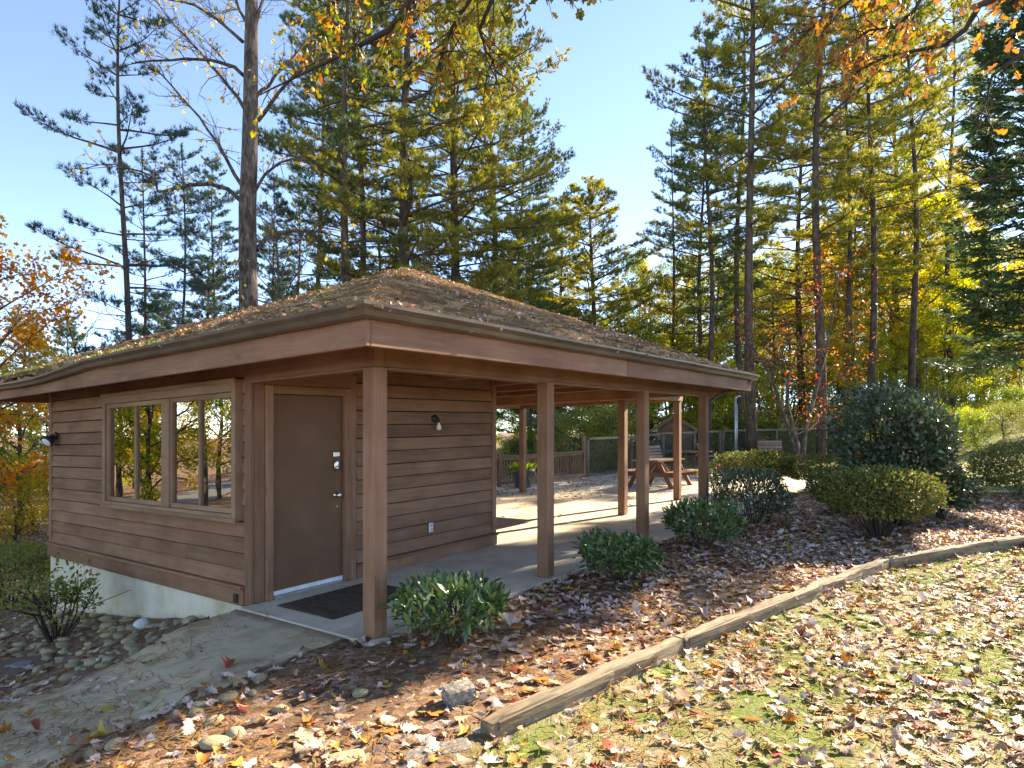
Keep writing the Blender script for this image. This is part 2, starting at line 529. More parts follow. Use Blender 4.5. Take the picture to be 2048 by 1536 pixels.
# terrace slab (in building axes, sheared with the site)
def shz(x, y):
    return K * b2w(x, y)[0]
T0 = (PX0, PY0, 0)
WYL0 = 1.765
def slab_piece(x0, x1, y0, y1, name, first=None):
    m = MB(); g = .004
    m.box(x0 + g, x1 - g, y0 + g, y1 - g, -.22, 0)
    m.map(lambda x, y, z: (x, y, z + shz(x, y)))
    o = m.build(name, CONC, first)
    if first is None:
        o.location = T0; o.rotation_euler = (0, 0, ANG)
        tag(o, kind='structure')
    return bev(o, .008)
terr = slab_piece(SLAB[0], 3.6, SLAB[2], WYL0, 'terrace')
for (x0, x1, y0, y1) in [(3.6, 7.3, SLAB[2], 4), (3.76, 7.3, 4, 9), (7.3, 11, SLAB[2], 4), (7.3, 11, 4, 9), (11, 15, SLAB[2], 4), (11, 15, 4, 9), (15, 19, SLAB[2], 4), (15, 19, 4, 9)]:
    slab_piece(x0, x1, y0, y1, 'slab', terr)

# walkway sloping down from the terrace
pv, pf = [], []
pxs = np.linspace(PATH[0], PATH[1] - .004, 60); pys = np.linspace(PATH[2], PATH[3], 14)
for i, x in enumerate(pxs):
    for j, y in enumerate(pys):
        yy = y
        if j == len(pys) - 1: yy = y + .1 * math.sin(2.1 * x) + .05 * math.sin(7 * x) + .15 * min(1, -x / 2)
        if j == 0: yy = y + .09 * math.sin(1.7 * x + 1) + .05 * math.sin(6 * x)
        w = b2w(x, yy)
        pv.append((w[0], w[1], float(path_z(*w)) + .002 * math.sin(5 * x + 3 * y)))
np_ = len(pys)
for i in range(len(pxs) - 1):
    for j in range(np_ - 1):
        pf.append((i * np_ + j, (i + 1) * np_ + j, (i + 1) * np_ + j + 1, i * np_ + j + 1))
o = link('path', np_mesh('path', pv, pf, [PATHM], True)); tag(o, kind='structure')
so = o.modifiers.new('thick', 'SOLIDIFY'); so.thickness = .14; so.offset = -1

# road far left below the house
pv = []
ra = [(-60, 13.6), (-30, 15.0), (-14, 16.4), (-9.5, 20), (-8, 30)]
def strip(pts, w, dz, n=30):
    P = np.array(pts, float)
    s = np.linspace(0, len(P) - 1, n)
    X = np.interp(s, range(len(P)), P[:, 0]); Y = np.interp(s, range(len(P)), P[:, 1])
    V = []
    for i in range(n):
        a = np.array([X[min(i + 1, n - 1)] - X[max(i - 1, 0)], Y[min(i + 1, n - 1)] - Y[max(i - 1, 0)]])
        a /= np.linalg.norm(a); s_ = np.array([-a[1], a[0]])
        for k in (-1, -.33, .33, 1):
            q = np.array([X[i], Y[i]]) + s_ * k * w / 2
            V.append((q[0], q[1], float(base_g(q[0], q[1])) + dz))
    Fq = [(i * 4 + j, i * 4 + j + 1, i * 4 + j + 5, i * 4 + j + 4) for i in range(n - 1) for j in range(3)]
    return V, Fq
V, Fq = strip(ra, 3.4, .05)
ASPH = noise_mat('asphalt', [(.3, (.10, .105, .115)), (.7, (.17, .175, .19))], 8, .85, .004, 60)
tag(link('road', np_mesh('road', V, Fq, [ASPH], True)), kind='structure')

# ================================================================== PAVILION
pav = empty('pavilion', T0, ANG, 'brown stained timber pavilion with pyramid shake roof and enclosed room', 'pavilion')
def sh(mb):
    return mb.map(lambda x, y, z: (x, y, z + shz(x, y)))
def part(mb, name, mat, parent=None, bv=.005, smooth=False):
    o = sh(mb).build(name, mat, parent or pav, smooth)
    if bv: bev(o, bv)
    return o
def hold(name, parent):
    """empty-like group part: a small hidden core is avoided, real meshes act as group parents"""
    o = bpy.data.objects.new(name, None); col.objects.link(o); o.parent = parent; return o

PS = .07
posts = [(0, 0), (2.46, 0), (4.92, 0), (7.31, 0), (7.45, 1.6), (10.2, 1.66), (10.2, 5.9), (7.45, 5.9), (7.31, 7.0), (4.9, 7.0)]
for i, (x, y) in enumerate(posts):
    part(MB().box(x - PS, x + PS, y - PS, y + PS, 0.001, 2.155 if i < 4 else 2.2), 'post', WZ, bv=.007)
# little block above the corner post, the beams
part(MB().box(-.055, .055, -.055, .055, 2.157, 2.42), 'post_block', WZ)
part(MB().box(.058, 7.4, -.05, .05, 2.157, 2.40), 'beam', WX)
part(MB().box(-.05, .05, .058, 1.72, 2.157, 2.40), 'beam', WY)
part(MB().box(7.26, 7.36, .058, 7.05, 2.157, 2.40), 'beam', WY)
part(MB().box(3.9, 7.25, 6.95, 7.05, 2.157, 2.40), 'beam', WX)
part(MB().box(7.40, 10.25, 1.55, 1.66, 2.2, 2.42), 'beam', WX)
part(MB().box(10.14, 10.25, 1.67, 5.9, 2.2, 2.42), 'beam', WY)
part(MB().box(7.40, 10.25, 5.92, 6.02, 2.2, 2.42), 'beam', WX)
# thin trim ledge under the beams
part(MB().box(.075, 7.38, -.062, .062, 2.137, 2.155), 'beam_trim', WX, bv=0)
part(MB().box(-.062, .062, .075, 1.7, 2.137, 2.155), 'beam_trim', WY, bv=0)
# ceiling and open rafters
for (x0, x1, y0, y1) in [(-.58, 7.88, -.58, 7.58)]:
    n = 21
    for k in range(n):
        a = x0 + (x1 - x0) * k / n
        part(MB().box(a + .003, a + (x1 - x0) / n - .003, y0, y1, 2.425, 2.44), 'ceiling_board', WY, bv=0)
part(MB().box(7.9, 10.35, 1.45, 6.15, 2.44, 2.46), 'ceiling_board', WX, bv=0)
for x in (1.2, 2.46, 3.7, 4.92, 6.1):
    if x < 3.8:
        part(MB().box(x - .03, x + .03, .06, 1.70, 2.27, 2.42), 'rafter', WY)
    else:
        part(MB().box(x - .03, x + .03, .06, 6.94, 2.27, 2.42), 'rafter', WY)
# fascia boards
part(MB().box(-.62, -.58, -.62, 4.1, 2.212, 2.43), 'fascia', WY)
part(MB().box(-.62, -.58, 4.106, 7.62, 2.212, 2.43), 'fascia', WY)
part(MB().box(-.579, 3.2, -.62, -.58, 2.212, 2.43), 'fascia', WX)
m = MB().box(3.206, 7.92, -.62, -.58, 2.212, 2.43)
o = part(m, 'fascia', WX)
part(MB().box(7.88, 7.92, -.579, 7.62, 2.212, 2.43), 'fascia', WY)
part(MB().box(-.579, 7.879, 7.58, 7.62, 2.212, 2.43), 'fascia', WX)
# soffit shadow strip stays open: rafters tails
for y in np.arange(.2, 7.4, .62):
    if y > 1.6: part(MB().box(-.577, -.02, y - .02, y + .02, 2.30, 2.424), 'rafter_tail', WX, bv=0)
for x in np.arange(.5, 7.8, .62):
    part(MB().box(x - .02, x + .02, -.577, -.055, 2.30, 2.424), 'rafter_tail', WY, bv=0)

# gutters: K profile (outward, z)
GP = [(.0, .0), (.055, .0), (.075, .012), (.088, .045), (.10, .058), (.115, .075), (.118, .098), (.108, .098), (.106, .08), (.012, .08), (.012, .1), (0, .1)]
def gutter(a0, a1, side, n=14, sag=None, name='gutter', mitre=False):
    m = MB(); k = len(GP)
    for i in range(n + 1):
        s = a0 + (a1 - a0) * i / n
        dz, tilt = (sag(s) if sag else (.0015 * math.sin(3 * s), 0))
        for (u, z) in GP:
            zz = 2.392 + z + dz - tilt * u; oo = .622 + u
            s_ = -oo - .001 * (side == 'L') if (mitre and i == 0) else s
            m.v.append((-oo, s_, zz) if side == 'L' else (s_, -oo, zz))
    for i in range(n):
        for j in range(k):
            q = i * k
            f = (q + j, q + (j + 1) % k, q + k + (j + 1) % k, q + k + j)
            m.f.append(f if side == 'R' else f[::-1])
    m.f.append(tuple(range(k))); m.f.append(tuple(n * k + j for j in range(k))[::-1])
    o = part(m, name, GUT, bv=0)
    return o
def sagL(s):
    t = max(0, (s - 3.75))
    return (-.055 * math.sin(min(1, t / 2.2) * math.pi / 2) + .015 * max(0, t - 2.2), .35 * min(1, t / 1.5))
gutter(-.6, -.1, 'L', 1, mitre=True)
gutter(-.098, 3.78, 'L', 10)
gutter(3.76, 7.7, 'L', 24, sagL)
gutter(-.6, -.3, 'R', 1, mitre=True)
gutter(-.298, 3.4, 'R', 8)
gutter(3.402, 8.03, 'R', 10)
for s in (-.1, 3.775):
    gutter(s - .02, s + .02, 'L', 1, lambda q: (-.004, .0), 'gutter_joiner') if s < 0 else None
# downspout elbow at the far front corner
m = MB()
m.tube([b2w_ for b2w_ in [(7.78, -.66, 2.39), (7.74, -.6, 2.32), (7.5, -.2, 2.16), (7.42, -.09, 2.05), (7.42, -.09, 1.95)]], .03, 8)
part(m, 'downspout', GUT, bv=0, smooth=True)

# ---- walls of the room: x 0..3.77, y 1.757..7.0
WYL = 1.757
XR = 3.77
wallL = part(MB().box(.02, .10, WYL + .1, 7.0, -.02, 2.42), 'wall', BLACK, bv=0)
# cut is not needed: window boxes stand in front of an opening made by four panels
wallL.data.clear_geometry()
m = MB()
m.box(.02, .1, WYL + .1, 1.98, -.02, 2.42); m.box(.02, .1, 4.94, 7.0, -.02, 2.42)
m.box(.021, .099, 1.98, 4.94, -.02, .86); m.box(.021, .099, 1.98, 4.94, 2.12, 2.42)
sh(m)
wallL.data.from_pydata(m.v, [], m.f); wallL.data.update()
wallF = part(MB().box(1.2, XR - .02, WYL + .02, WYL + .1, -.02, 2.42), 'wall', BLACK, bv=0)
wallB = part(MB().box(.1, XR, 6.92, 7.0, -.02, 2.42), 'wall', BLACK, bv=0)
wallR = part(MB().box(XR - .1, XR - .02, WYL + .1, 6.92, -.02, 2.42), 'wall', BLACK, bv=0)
rnd = random.Random(5)
EXPO = .1565
def lap(a0, a1, z0, plane, mat, par, sgn=-1, zmax=2.42, n=1):
    """one lap board from a0 to a1; plane=('x',c): face looks to -x; ('y',c): to -y"""
    z1 = min(z0 + EXPO - .013, zmax)
    j = rnd.uniform(-.002, .002); e0 = rnd.uniform(-.002, .002); e1 = rnd.uniform(-.002, .002)
    m = MB()
    pr = [(.002, z0 + .003), (.030 + j, z0), (.010, z1), (.002, z1)]
    seg = max(1, int((a1 - a0) / .6))
    for i in range(seg + 1):
        a = a0 + (a1 - a0) * i / seg
        dz = e0 + (e1 - e0) * i / seg + .0012 * math.sin(a * 4 + z0 * 9)
        for (u, z) in pr:
            p = plane[1] + sgn * u
            m.v.append((p, a, z + dz) if plane[0] == 'x' else (a, p, z + dz))
    for i in range(seg):
        for k in range(4):
            q = i * 4
            f = (q + k, q + (k + 1) % 4, q + 4 + (k + 1) % 4, q + 4 + k)
            m.f.append(f if (plane[0] == 'y') == (sgn < 0) else f[::-1])
    m.f.append((0, 1, 2, 3)); m.f.append(tuple(seg * 4 + k for k in range(4))[::-1])
    return part(m, 'siding_board', mat, par, bv=0)
Z0 = .172
nrow = 14
for r_ in range(nrow):
    z = Z0 + r_ * EXPO
    zt = z + EXPO
    if z < 2.13 and zt > .84:
        lap(WYL + .115, 1.935, z, ('x', .02), WY, wallL)
        lap(4.99, 6.94, z, ('x', .02), WY, wallL)
        if z < .84:
            pass
    else:
        # two or one board with a butt joint
        j = rnd.uniform(3.0, 5.6)
        lap(WYL + .115, j - .0015, z, ('x', .02), WY, wallL)
        lap(j + .0015, 6.94, z, ('x', .02), WY, wallL)
    lap(1.27, XR - .075, z, ('y', WYL + .02), WX, wallF)
    lap(WYL + .1, 6.94, z, ('x', XR - .02), WY, wallR, 1)
    lap(.06, XR - .06, z, ('y', 7.0), WX, wallB, 1)
# filler strip below the window between boards that were cut
lap(1.935, 4.99, Z0 + 4 * EXPO, ('x', .02), WY, wallL, zmax=.835)
# corner boards, skirts, ledges
part(MB().box(-.018, .02, WYL + .0, WYL + .112, -.03, 2.42), 'corner_board', WZ)
part(MB().box(-.016, .02, 6.945, 7.03, -.03, 2.42), 'corner_board', WZ)
part(MB().box(XR - .07, XR + .018, WYL - .018, WYL + .02, .17, 2.42), 'corner_board', WZ)
part(MB().box(XR - .019, XR + .016, WYL + .021, WYL + .1, .17, 2.42), 'corner_board', WZ)
part(MB().box(-.034, .02, WYL + .113, 7.035, -.03, .135), 'skirt_board', WY)
part(MB().box(-.062, .02, WYL + .116, 7.04, .137, .168), 'skirt_ledge', WY)
part(MB().box(1.265, XR + .02, WYL - .034, WYL + .02, .002, .135), 'skirt_board', WX)
part(MB().box(1.265, XR + .03, WYL - .058, WYL + .02, .137, .166), 'skirt_ledge', WX)
part(MB().box(-.06, -.036, WYL + .19, WYL + .25, .0, .085), 'junction_box', DARK)
# foundation wall
fv = MB(); fv.box(-.002, .25, WYL - .0, 7.0, -1.35, -.032); part(fv, 'foundation_wall', FOUND, bv=0)
fv = MB(); fv.box(.26, XR, 6.75, 6.99, -1.6, -.032); part(fv, 'foundation_wall', FOUND, bv=0)

# ---- door in the recess
dj = WYL
part(MB().box(.022, .13, dj - .004, dj + .09, .002, 2.42), 'door_casing', WZ)
part(MB().box(.132, .212, dj - .03, dj + .09, .002, 2.13), 'door_casing', WZ)
part(MB().box(1.085, 1.165, dj - .03, dj + .09, .002, 2.13), 'door_casing', WZ)
part(MB().box(1.167, 1.262, dj - .012, dj + .09, .002, 2.42), 'door_casing', WZ)
part(MB().box(.132, 1.165, dj - .022, dj + .09, 2.132, 2.42), 'door_header', WX)
part(MB().box(.213, 1.084, dj - .03, dj + .09, 2.045, 2.129), 'door_casing', WX)
door = part(MB().box(.216, 1.081, dj + .02, dj + .06, .045, 2.042), 'door', DOORM)
part(MB().box(.216, 1.081, dj + .006, dj + .0195, .03, .075), 'door_sweep', WHITE, door, bv=.003)
part(MB().box(.213, 1.084, dj - .05, dj + .06, .002, .026), 'threshold', STEEL, door, bv=.004)
def dp(mb, name, mat, smooth=False, bv=0):
    return part(mb, name, mat, door, bv=bv, smooth=smooth)
dp(MB().box(.955, 1.04, dj + .0, dj + .0195, 1.385, 1.435), 'latch_guard', STEEL, bv=.004)
# keypad deadbolt with rounded body
m = MB(); m.lathe([(.034, 0), (.036, .006), (.034, .022), (.026, .028)], 18)
m.map(lambda x, y, z: (.998 + x, dj + .0195 - z, 1.29 + y * 1.75)); dp(m, 'keypad_lock', STEEL, True)
m = MB(); m.lathe([(.02, .028), (.02, .036), (.012, .04)], 14)
m.map(lambda x, y, z: (.998 + x, dj + .0195 - z, 1.262 + y)); dp(m, 'lock_cylinder', STEEL, True)
m = MB(); m.lathe([(.034, 0), (.034, .006), (.013, .012), (.013, .035), (.027, .045), (.03, .058), (.026, .07), (.012, .075)], 18)
m.map(lambda x, y, z: (1.0 + x, dj + .0195 - z, .965 + y)); dp(m, 'knob', STEEL, True)
m = MB(); m.lathe([(.012, 0), (.013, .006), (.005, .01)], 12)
m.map(lambda x, y, z: (1.01 + x, dj + .0195 - z, .84 + y)); dp(m, 'bolt_cap', STEEL, True)

# ---- window
GL, nt, b = newmat('window_glass')
Nn, Ll = nt.nodes, nt.links
b.inputs['Base Color'].default_value = (.02, .022, .02, 1)
b.inputs['Roughness'].default_value = .5
gl = Nn.new('ShaderNodeBsdfGlossy'); gl.inputs['Roughness'].default_value = .0; gl.inputs['Color'].default_value = (.97, .95, .88, 1)
tr = Nn.new('ShaderNodeBsdfTransparent'); tr.inputs['Color'].default_value = (.42, .43, .4, 1)
mxs = Nn.new('ShaderNodeMixShader')
fr = Nn.new('ShaderNodeFresnel'); fr.inputs['IOR'].default_value = 8.0
Ll.new(fr.outputs['Fac'], mxs.inputs['Fac'])
Ll.new(tr.outputs['BSDF'], mxs.inputs[1]); Ll.new(gl.outputs['BSDF'], mxs.inputs[2])
Ll.new(mxs.outputs['Shader'], nt.nodes['Material Output'].inputs['Surface'])
wb = Nn.new('ShaderNodeTexNoise'); wb.inputs['Scale'].default_value = 1.3
bpn = Nn.new('ShaderNodeBump'); bpn.inputs['Distance'].default_value = .004; bpn.inputs['Strength'].default_value = .25
tcn = Nn.new('ShaderNodeTexCoord'); Ll.new(tcn.outputs['Object'], wb.inputs['Vector'])
Ll.new(wb.outputs['Fac'], bpn.inputs['Height']); Ll.new(bpn.outputs['Normal'], gl.inputs['Normal'])

win = part(MB().box(-.085, .019, 1.93, 2.0, .80, 2.19).box(-.085, .019, 4.93, 5.0, .80, 2.19).box(-.084, .019, 2.001, 4.929, .80, .865).box(-.084, .019, 2.001, 4.929, 2.07, 2.19), 'window', TRIM)
part(MB().box(-.105, -.086, 1.91, 5.02, .785, .83), 'window_sill', TRIM, win)
part(MB().box(-.1, -.0855, 1.92, 5.01, 2.155, 2.2), 'window_head', TRIM, win)
part(MB().box(-.07, .0, 3.29, 3.46, .866, 2.069), 'mullion', TRIM, win)
def sash(y0, y1, y2, xo):
    z0, z1 = .868, 2.067
    f = .05
    part(MB().box(xo, xo + .045, y0, y0 + f * .7, z0, z1), 'sash_stile', TRIM, win, bv=.003)
    part(MB().box(xo, xo + .045, y2 - f * .7, y2, z0, z1), 'sash_stile', TRIM, win, bv=.003)
    part(MB().box(xo + .001, xo + .044, y0 + f * .7, y2 - f * .7, z0, z0 + f), 'sash_rail', TRIM, win, bv=.003)
    part(MB().box(xo + .001, xo + .044, y0 + f * .7, y2 - f * .7, z1 - f, z1), 'sash_rail', TRIM, win, bv=.003)
    part(MB().box(xo - .004, xo + .046, y1 - .022, y1 + .022, z0 + f, z1 - f), 'meeting_stile', TRIM, win, bv=.003)
    part(MB().box(xo + .018, xo + .022, y0 + f * .7, y1 - .022, z0 + f, z1 - f), 'pane', GL, win, bv=0)
    part(MB().box(xo + .030, xo + .034, y1 + .022, y2 - f * .7, z0 + f, z1 - f), 'pane', GL, win, bv=0)
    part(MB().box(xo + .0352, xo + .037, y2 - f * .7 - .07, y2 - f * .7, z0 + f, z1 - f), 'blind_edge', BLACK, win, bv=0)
sash(2.002, 2.655, 3.288, -.055)
sash(3.462, 4.14, 4.928, -.055)
# dim interior: floor, pale back lining so that the room is not a void
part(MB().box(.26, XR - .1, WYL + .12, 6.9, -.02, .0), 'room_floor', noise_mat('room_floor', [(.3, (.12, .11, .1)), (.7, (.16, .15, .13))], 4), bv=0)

# ================================================================== ROOF
RX0, RX1, RY0, RY1 = -.68, 7.98, -.68, 7.68
AP = Vector((3.65, 3.5, 4.22))
EZ = 2.455
roof = MB()
roof.add([(RX0, RY0, EZ), (RX1, RY0, EZ), (RX1, RY1, EZ), (RX0, RY1, EZ), AP], [(0, 1, 4), (1, 2, 4), (2, 3, 4), (3, 0, 4), (3, 2, 1, 0)])
roof = part(roof, 'roof', SHAKE2, bv=0)
part(MB().add([(7.5, 1.35, 2.465), (10.45, 1.35, 2.465), (10.45, 6.25, 2.465), (7.5, 6.25, 2.465), (7.2, 3.75, 3.1), (9.4, 3.75, 3.1)],
     [(0, 1, 5, 4), (1, 2, 5), (2, 3, 4, 5), (3, 2, 1, 0), (0, 4, 3)]), 'porch_roof', SHAKE2, bv=0)

def roof_pt(side, a, t):
    """side L: eave along y at x=RX0; a = 0..1 along, t = 0 eave..1 apex"""
    if side == 'L': e = Vector((RX0, RY0 + (RY1 - RY0) * a, EZ))
    elif side == 'F': e = Vector((RX0 + (RX1 - RX0) * a, RY0, EZ))
    elif side == 'R': e = Vector((RX1, RY0 + (RY1 - RY0) * a, EZ))
    else: e = Vector((RX0 + (RX1 - RX0) * a, RY1, EZ))
    return e
pieces = []   # (distance, verts)
rr = random.Random(11)
cam_l = Vector((w2b(0, 0)[0], w2b(0, 0)[1], CH))
for side in ('L', 'F'):
    if side == 'L':
        e0 = Vector((RX0, RY0, EZ)); e1 = Vector((RX0, RY1, EZ))
    else:
        e0 = Vector((RX0, RY0, EZ)); e1 = Vector((RX1, RY0, EZ))
    al = (e1 - e0).normalized(); W = (e1 - e0).length
    mid = (e0 + e1) / 2
    # foot of apex on eave
    fa = e0 + al * (AP - e0).dot(al)
    up = (AP - fa); SL = up.length; up.normalize()
    nrm = al.cross(up)
    if nrm.z < 0: nrm = -nrm
    fa_s = (AP - e0).dot(al)
    NC = 34; ex_ = SL / NC
    for c in range(NC):
        s0 = c * ex_ - (.02 if c == 0 else 0)
        lft = fa_s * (s0 / SL); rgt = W - (W - fa_s) * (s0 / SL)
        a = lft + .02
        while a < rgt - .05:
            w = rr.uniform(.10, .26)
            b_ = min(a + w, rgt - .01)
            dj_ = rr.uniform(-.018, .012); th = rr.uniform(.02, .038); lift = rr.uniform(0, .012)
            s1 = s0 + ex_ + .03
            A = max(a + .003, fa_s * ((s0 + dj_) / SL)); Bq = b_ - .003
            lo0 = e0 + al * A + up * (s0 + dj_); lo1 = e0 + al * Bq + up * (s0 + dj_ + rr.uniform(-.006, .006))
            l1 = max(A, fa_s * (s1 / SL)); r1 = min(Bq, W - (W - fa_s) * (s1 / SL))
            if r1 <= l1: l1 = r1 = (l1 + r1) / 2
            hi0 = e0 + al * l1 + up * s1; hi1 = e0 + al * r1 + up * s1
            n0 = nrm * (.012 + th + lift); n1 = nrm * .006
            vs_ = [lo0 + nrm * .003, lo1 + nrm * .003, hi1 - nrm * .002, hi0 - nrm * .002, lo0 + n0, lo1 + n0 * rr.uniform(.85, 1.1), hi1 + n1, hi0 + n1]
            ctr = (lo0 + lo1 + hi0 + hi1) / 4
            view = (cam_l - ctr)
            dist = view.length / max(.05, view.normalized().dot(nrm)) ** .5
            pieces.append((dist, side, vs_))
            a = b_
pieces.sort(key=lambda p: p[0])
FS = [(3, 2, 1, 0), (4, 5, 6, 7), (0, 1, 5, 4), (1, 2, 6, 5), (2, 3, 7, 6), (3, 0, 4, 7)]
rest = MB()
for i, (d_, side, vs_) in enumerate(pieces):
    if i < 300:
        part(MB().add(vs_, FS), 'shingle', SHAKE, roof, bv=0)
    else:
        rest.add(vs_, FS)
tag(part(rest, 'shingles', SHAKE2, roof, bv=0), kind='stuff')
# hip caps along the near hip and side hips: pairs of boards
def hip(c0, n, name='hip_cap'):
    c0 = Vector(c0)
    d = AP - c0; Lh = d.length; d.normalize()
    hor = Vector((0, 0, 1)).cross(d).normalized()
    for i in range(n):
        s0 = Lh * i / n - .02; s1 = s0 + Lh / n + .06
        a = c0 + d * s0; b2 = c0 + d * min(s1, Lh)
        w = rr.uniform(.10, .14); t = rr.uniform(.03, .045)
        for sg in (-1, 1):
            drop = Vector((0, 0, -.37 * .72 * w))
            p = [a + Vector((0, 0, t)), a + hor * sg * w + drop + Vector((0, 0, t)), b2 + hor * sg * w + drop + Vector((0, 0, .014)), b2 + Vector((0, 0, .014))]
            q = [v - Vector((0, 0, .02)) for v in p]
            part(MB().add(q + p, FS if sg < 0 else [f[::-1] for f in FS]), name, SHAKE, roof, bv=0)
hip((RX0, RY0, EZ), 34)
hip((RX1, RY0, EZ), 26)
hip((RX0, RY1, EZ), 26)

# ================================================================== SMALL THINGS ON THE PAVILION
def lw(x, y, z=0):
    w = b2w(x, y); return (w[0], w[1], z + K * w[0])
# door mat
MATM = noise_mat('coir_rubber_mat', [(.35, (.05, .034, .022)), (.6, (.10, .07, .045)), (.8, (.15, .11, .075))], 40, .95, .006, 90, stretch=(1, .15, 1))
mt = empty('door_mat', lw(.66, 1.08, .001), ANG, 'dark brown ribbed mat lying in front of the brown door', 'door mat')
mbm = MB().box(-.56, .56, -.42, .42, .0005, .009)
mbm.map(lambda x, y, z: (x, y, z + K * (EX[0] * x + EY[0] * y))).build('mat_base', MATM, mt)
m = MB()
for k in range(38):
    x = -.53 + k * 1.06 / 37
    m.box(x - .008, x + .008, -.40, .40, .0092, .014)
m.map(lambda x, y, z: (x, y, z + K * (EX[0] * x + EY[0] * y))).build('ribs', MATM, mt)
# bare bulb lamp on the recess wall
bl = empty('wall_lamp', lw(2.52, WYL - .005, 1.80), ANG, 'bare white light bulb in a dark socket on the recessed wall', 'wall lamp')
m = MB().lathe([(.05, 0), (.052, .02), (.03, .03), (.028, .05)], 16); m.map(lambda x, y, z: (x, -z, y)).build('base', DARK, bl, True)
m = MB().tube([(0, -.045, 0), (.01, -.06, -.02), (.015, -.066, -.05)], [.022, .024, .022], 12); m.build('socket', DARK, bl, True)
BULB, nt, b = newmat('frosted_bulb'); b.inputs['Base Color'].default_value = (.82, .8, .74, 1); b.inputs['Roughness'].default_value = .35
m = MB().lathe([(.012, 0), (.016, -.02), (.024, -.04), (.031, -.06), (.03, -.078), (.02, -.092), (.004, -.098)], 16, (.015, -.066, -.05)); m.build('bulb', BULB, bl, True)
# outlet
ou = empty('electrical_outlet', lw(2.45, WYL - .008, .42), ANG, 'small white covered outlet low on the recessed wall', 'outlet')
bev(MB().box(-.038, .038, -.014, 0, -.06, .06).build('cover_plate', WHITE, ou), .006)
m = MB(); m.box(-.02, .02, -.022, -.0145, .006, .045); m.box(-.02, .02, -.022, -.0145, -.045, -.006); m.build('flap', plain('outlet_grey', (.5, .5, .5)), ou)
# flood light at the left corner
fl = empty('flood_light', lw(-.02, 6.72, 1.70), ANG, 'dark twin flood lamp on the left wall corner under the eave', 'flood light')
MB().lathe([(.055, 0), (.055, .02), (.03, .03)], 14).map(lambda x, y, z: (-z, x, y)).build('base', DARK, fl, True)
for sy, dy in ((.06, .35), (-.05, -.3)):
    a = Vector((-.03, sy * .5, 0)); d_ = Vector((-.75, dy, -.6)).normalized()
    rot = d_.to_track_quat('Z', 'Y').to_matrix()
    m = MB().lathe([(.02, 0), (.03, .02), (.045, .05), (.066, .09), (.075, .15), (.07, .152)], 16)
    m.map(lambda x, y, z: tuple(a + rot @ Vector((x, y, z))))
    h_ = m.build('lamp_head', DARK, fl, True)
    m = MB().lathe([(.066, .1525), (.06, .158), (.03, .165), (.002, .167)], 16)
    m.map(lambda x, y, z: tuple(a + rot @ Vector((x, y, z)))); m.build('lens', BULB, h_, True)

# ================================================================== TIMBER EDGING
def timber(p, q, h, w, lab, ez=0.0):
    L_ = math.hypot(q[0] - p[0], q[1] - p[1]); a = math.atan2(q[1] - p[1], q[0] - p[0])
    zp = float(base_g(p[0] - .05, p[1])) ; zq = float(base_g(q[0] - .05, q[1]))
    o = empty('edging_timber', (p[0], p[1], zp), a, lab, 'timber', 'weathered timbers edging the planting bed')
    m = MB(); n = max(6, int(L_ / .12)); rows = [(-.5, 0), (-.5, .5), (-.5, .92), (-.42, 1), (-.1, 1.0), (.1, .98), (.42, 1), (.5, .92), (.5, .45), (.5, 0)]
    R_ = random.Random(int(L_ * 1000))
    ph = [R_.uniform(0, 6) for _ in rows]
    for i in range(n + 1):
        x = L_ * i / n
        for j, (u, v) in enumerate(rows):
            jit = .006 * math.sin(x * 7 + ph[j]) + .004 * math.sin(x * 19 + 2 * ph[j])
            endr = .02 * ((i == 0) or (i == n)) * R_.uniform(0, 1)
            m.v.append((x + endr * (1 if i == 0 else -1), u * w + jit, -.12 + (v * (h + .12)) + jit + (zq - zp) * i / n))
    k = len(rows)
    for i in range(n):
        for j in range(k - 1):
            q_ = i * k
            m.f.append((q_ + j, q_ + k + j, q_ + k + j + 1, q_ + j + 1))
    m.f.append(tuple(range(k))); m.f.append(tuple(n * k + j for j in range(k))[::-1])
    t = m.build('beam', TIMBER, o)
    if L_ > 1.5:
        # a splintered upper strip like the split face of the old timber
        s = MB(); s.bar((.06, -w * .52, h * .74 - .01), (L_ * .55, -w * .535, h * .66 + (zq - zp) * .55), .02, .045)
        s.build('splintered_strip', TIMBER, o)
    return o
def off(p, q, a, b_):
    L_ = math.hypot(q[0] - p[0], q[1] - p[1]); ux, uy = (q[0] - p[0]) / L_, (q[1] - p[1]) / L_
    return (p[0] + ux * a, p[1] + uy * a), (q[0] - ux * b_, q[1] - uy * b_)
for i, lab in enumerate(['nearest edging timber with a split face beside the granite block', 'long grey edging timber in the middle of the row', 'short edging timber between the long one and the clipped olive bush', 'edging timber running out of the picture on the right']):
    p, q = off(TL[i], TL[i + 1], .0, .012)
    timber(p, q, .07, .10, lab)

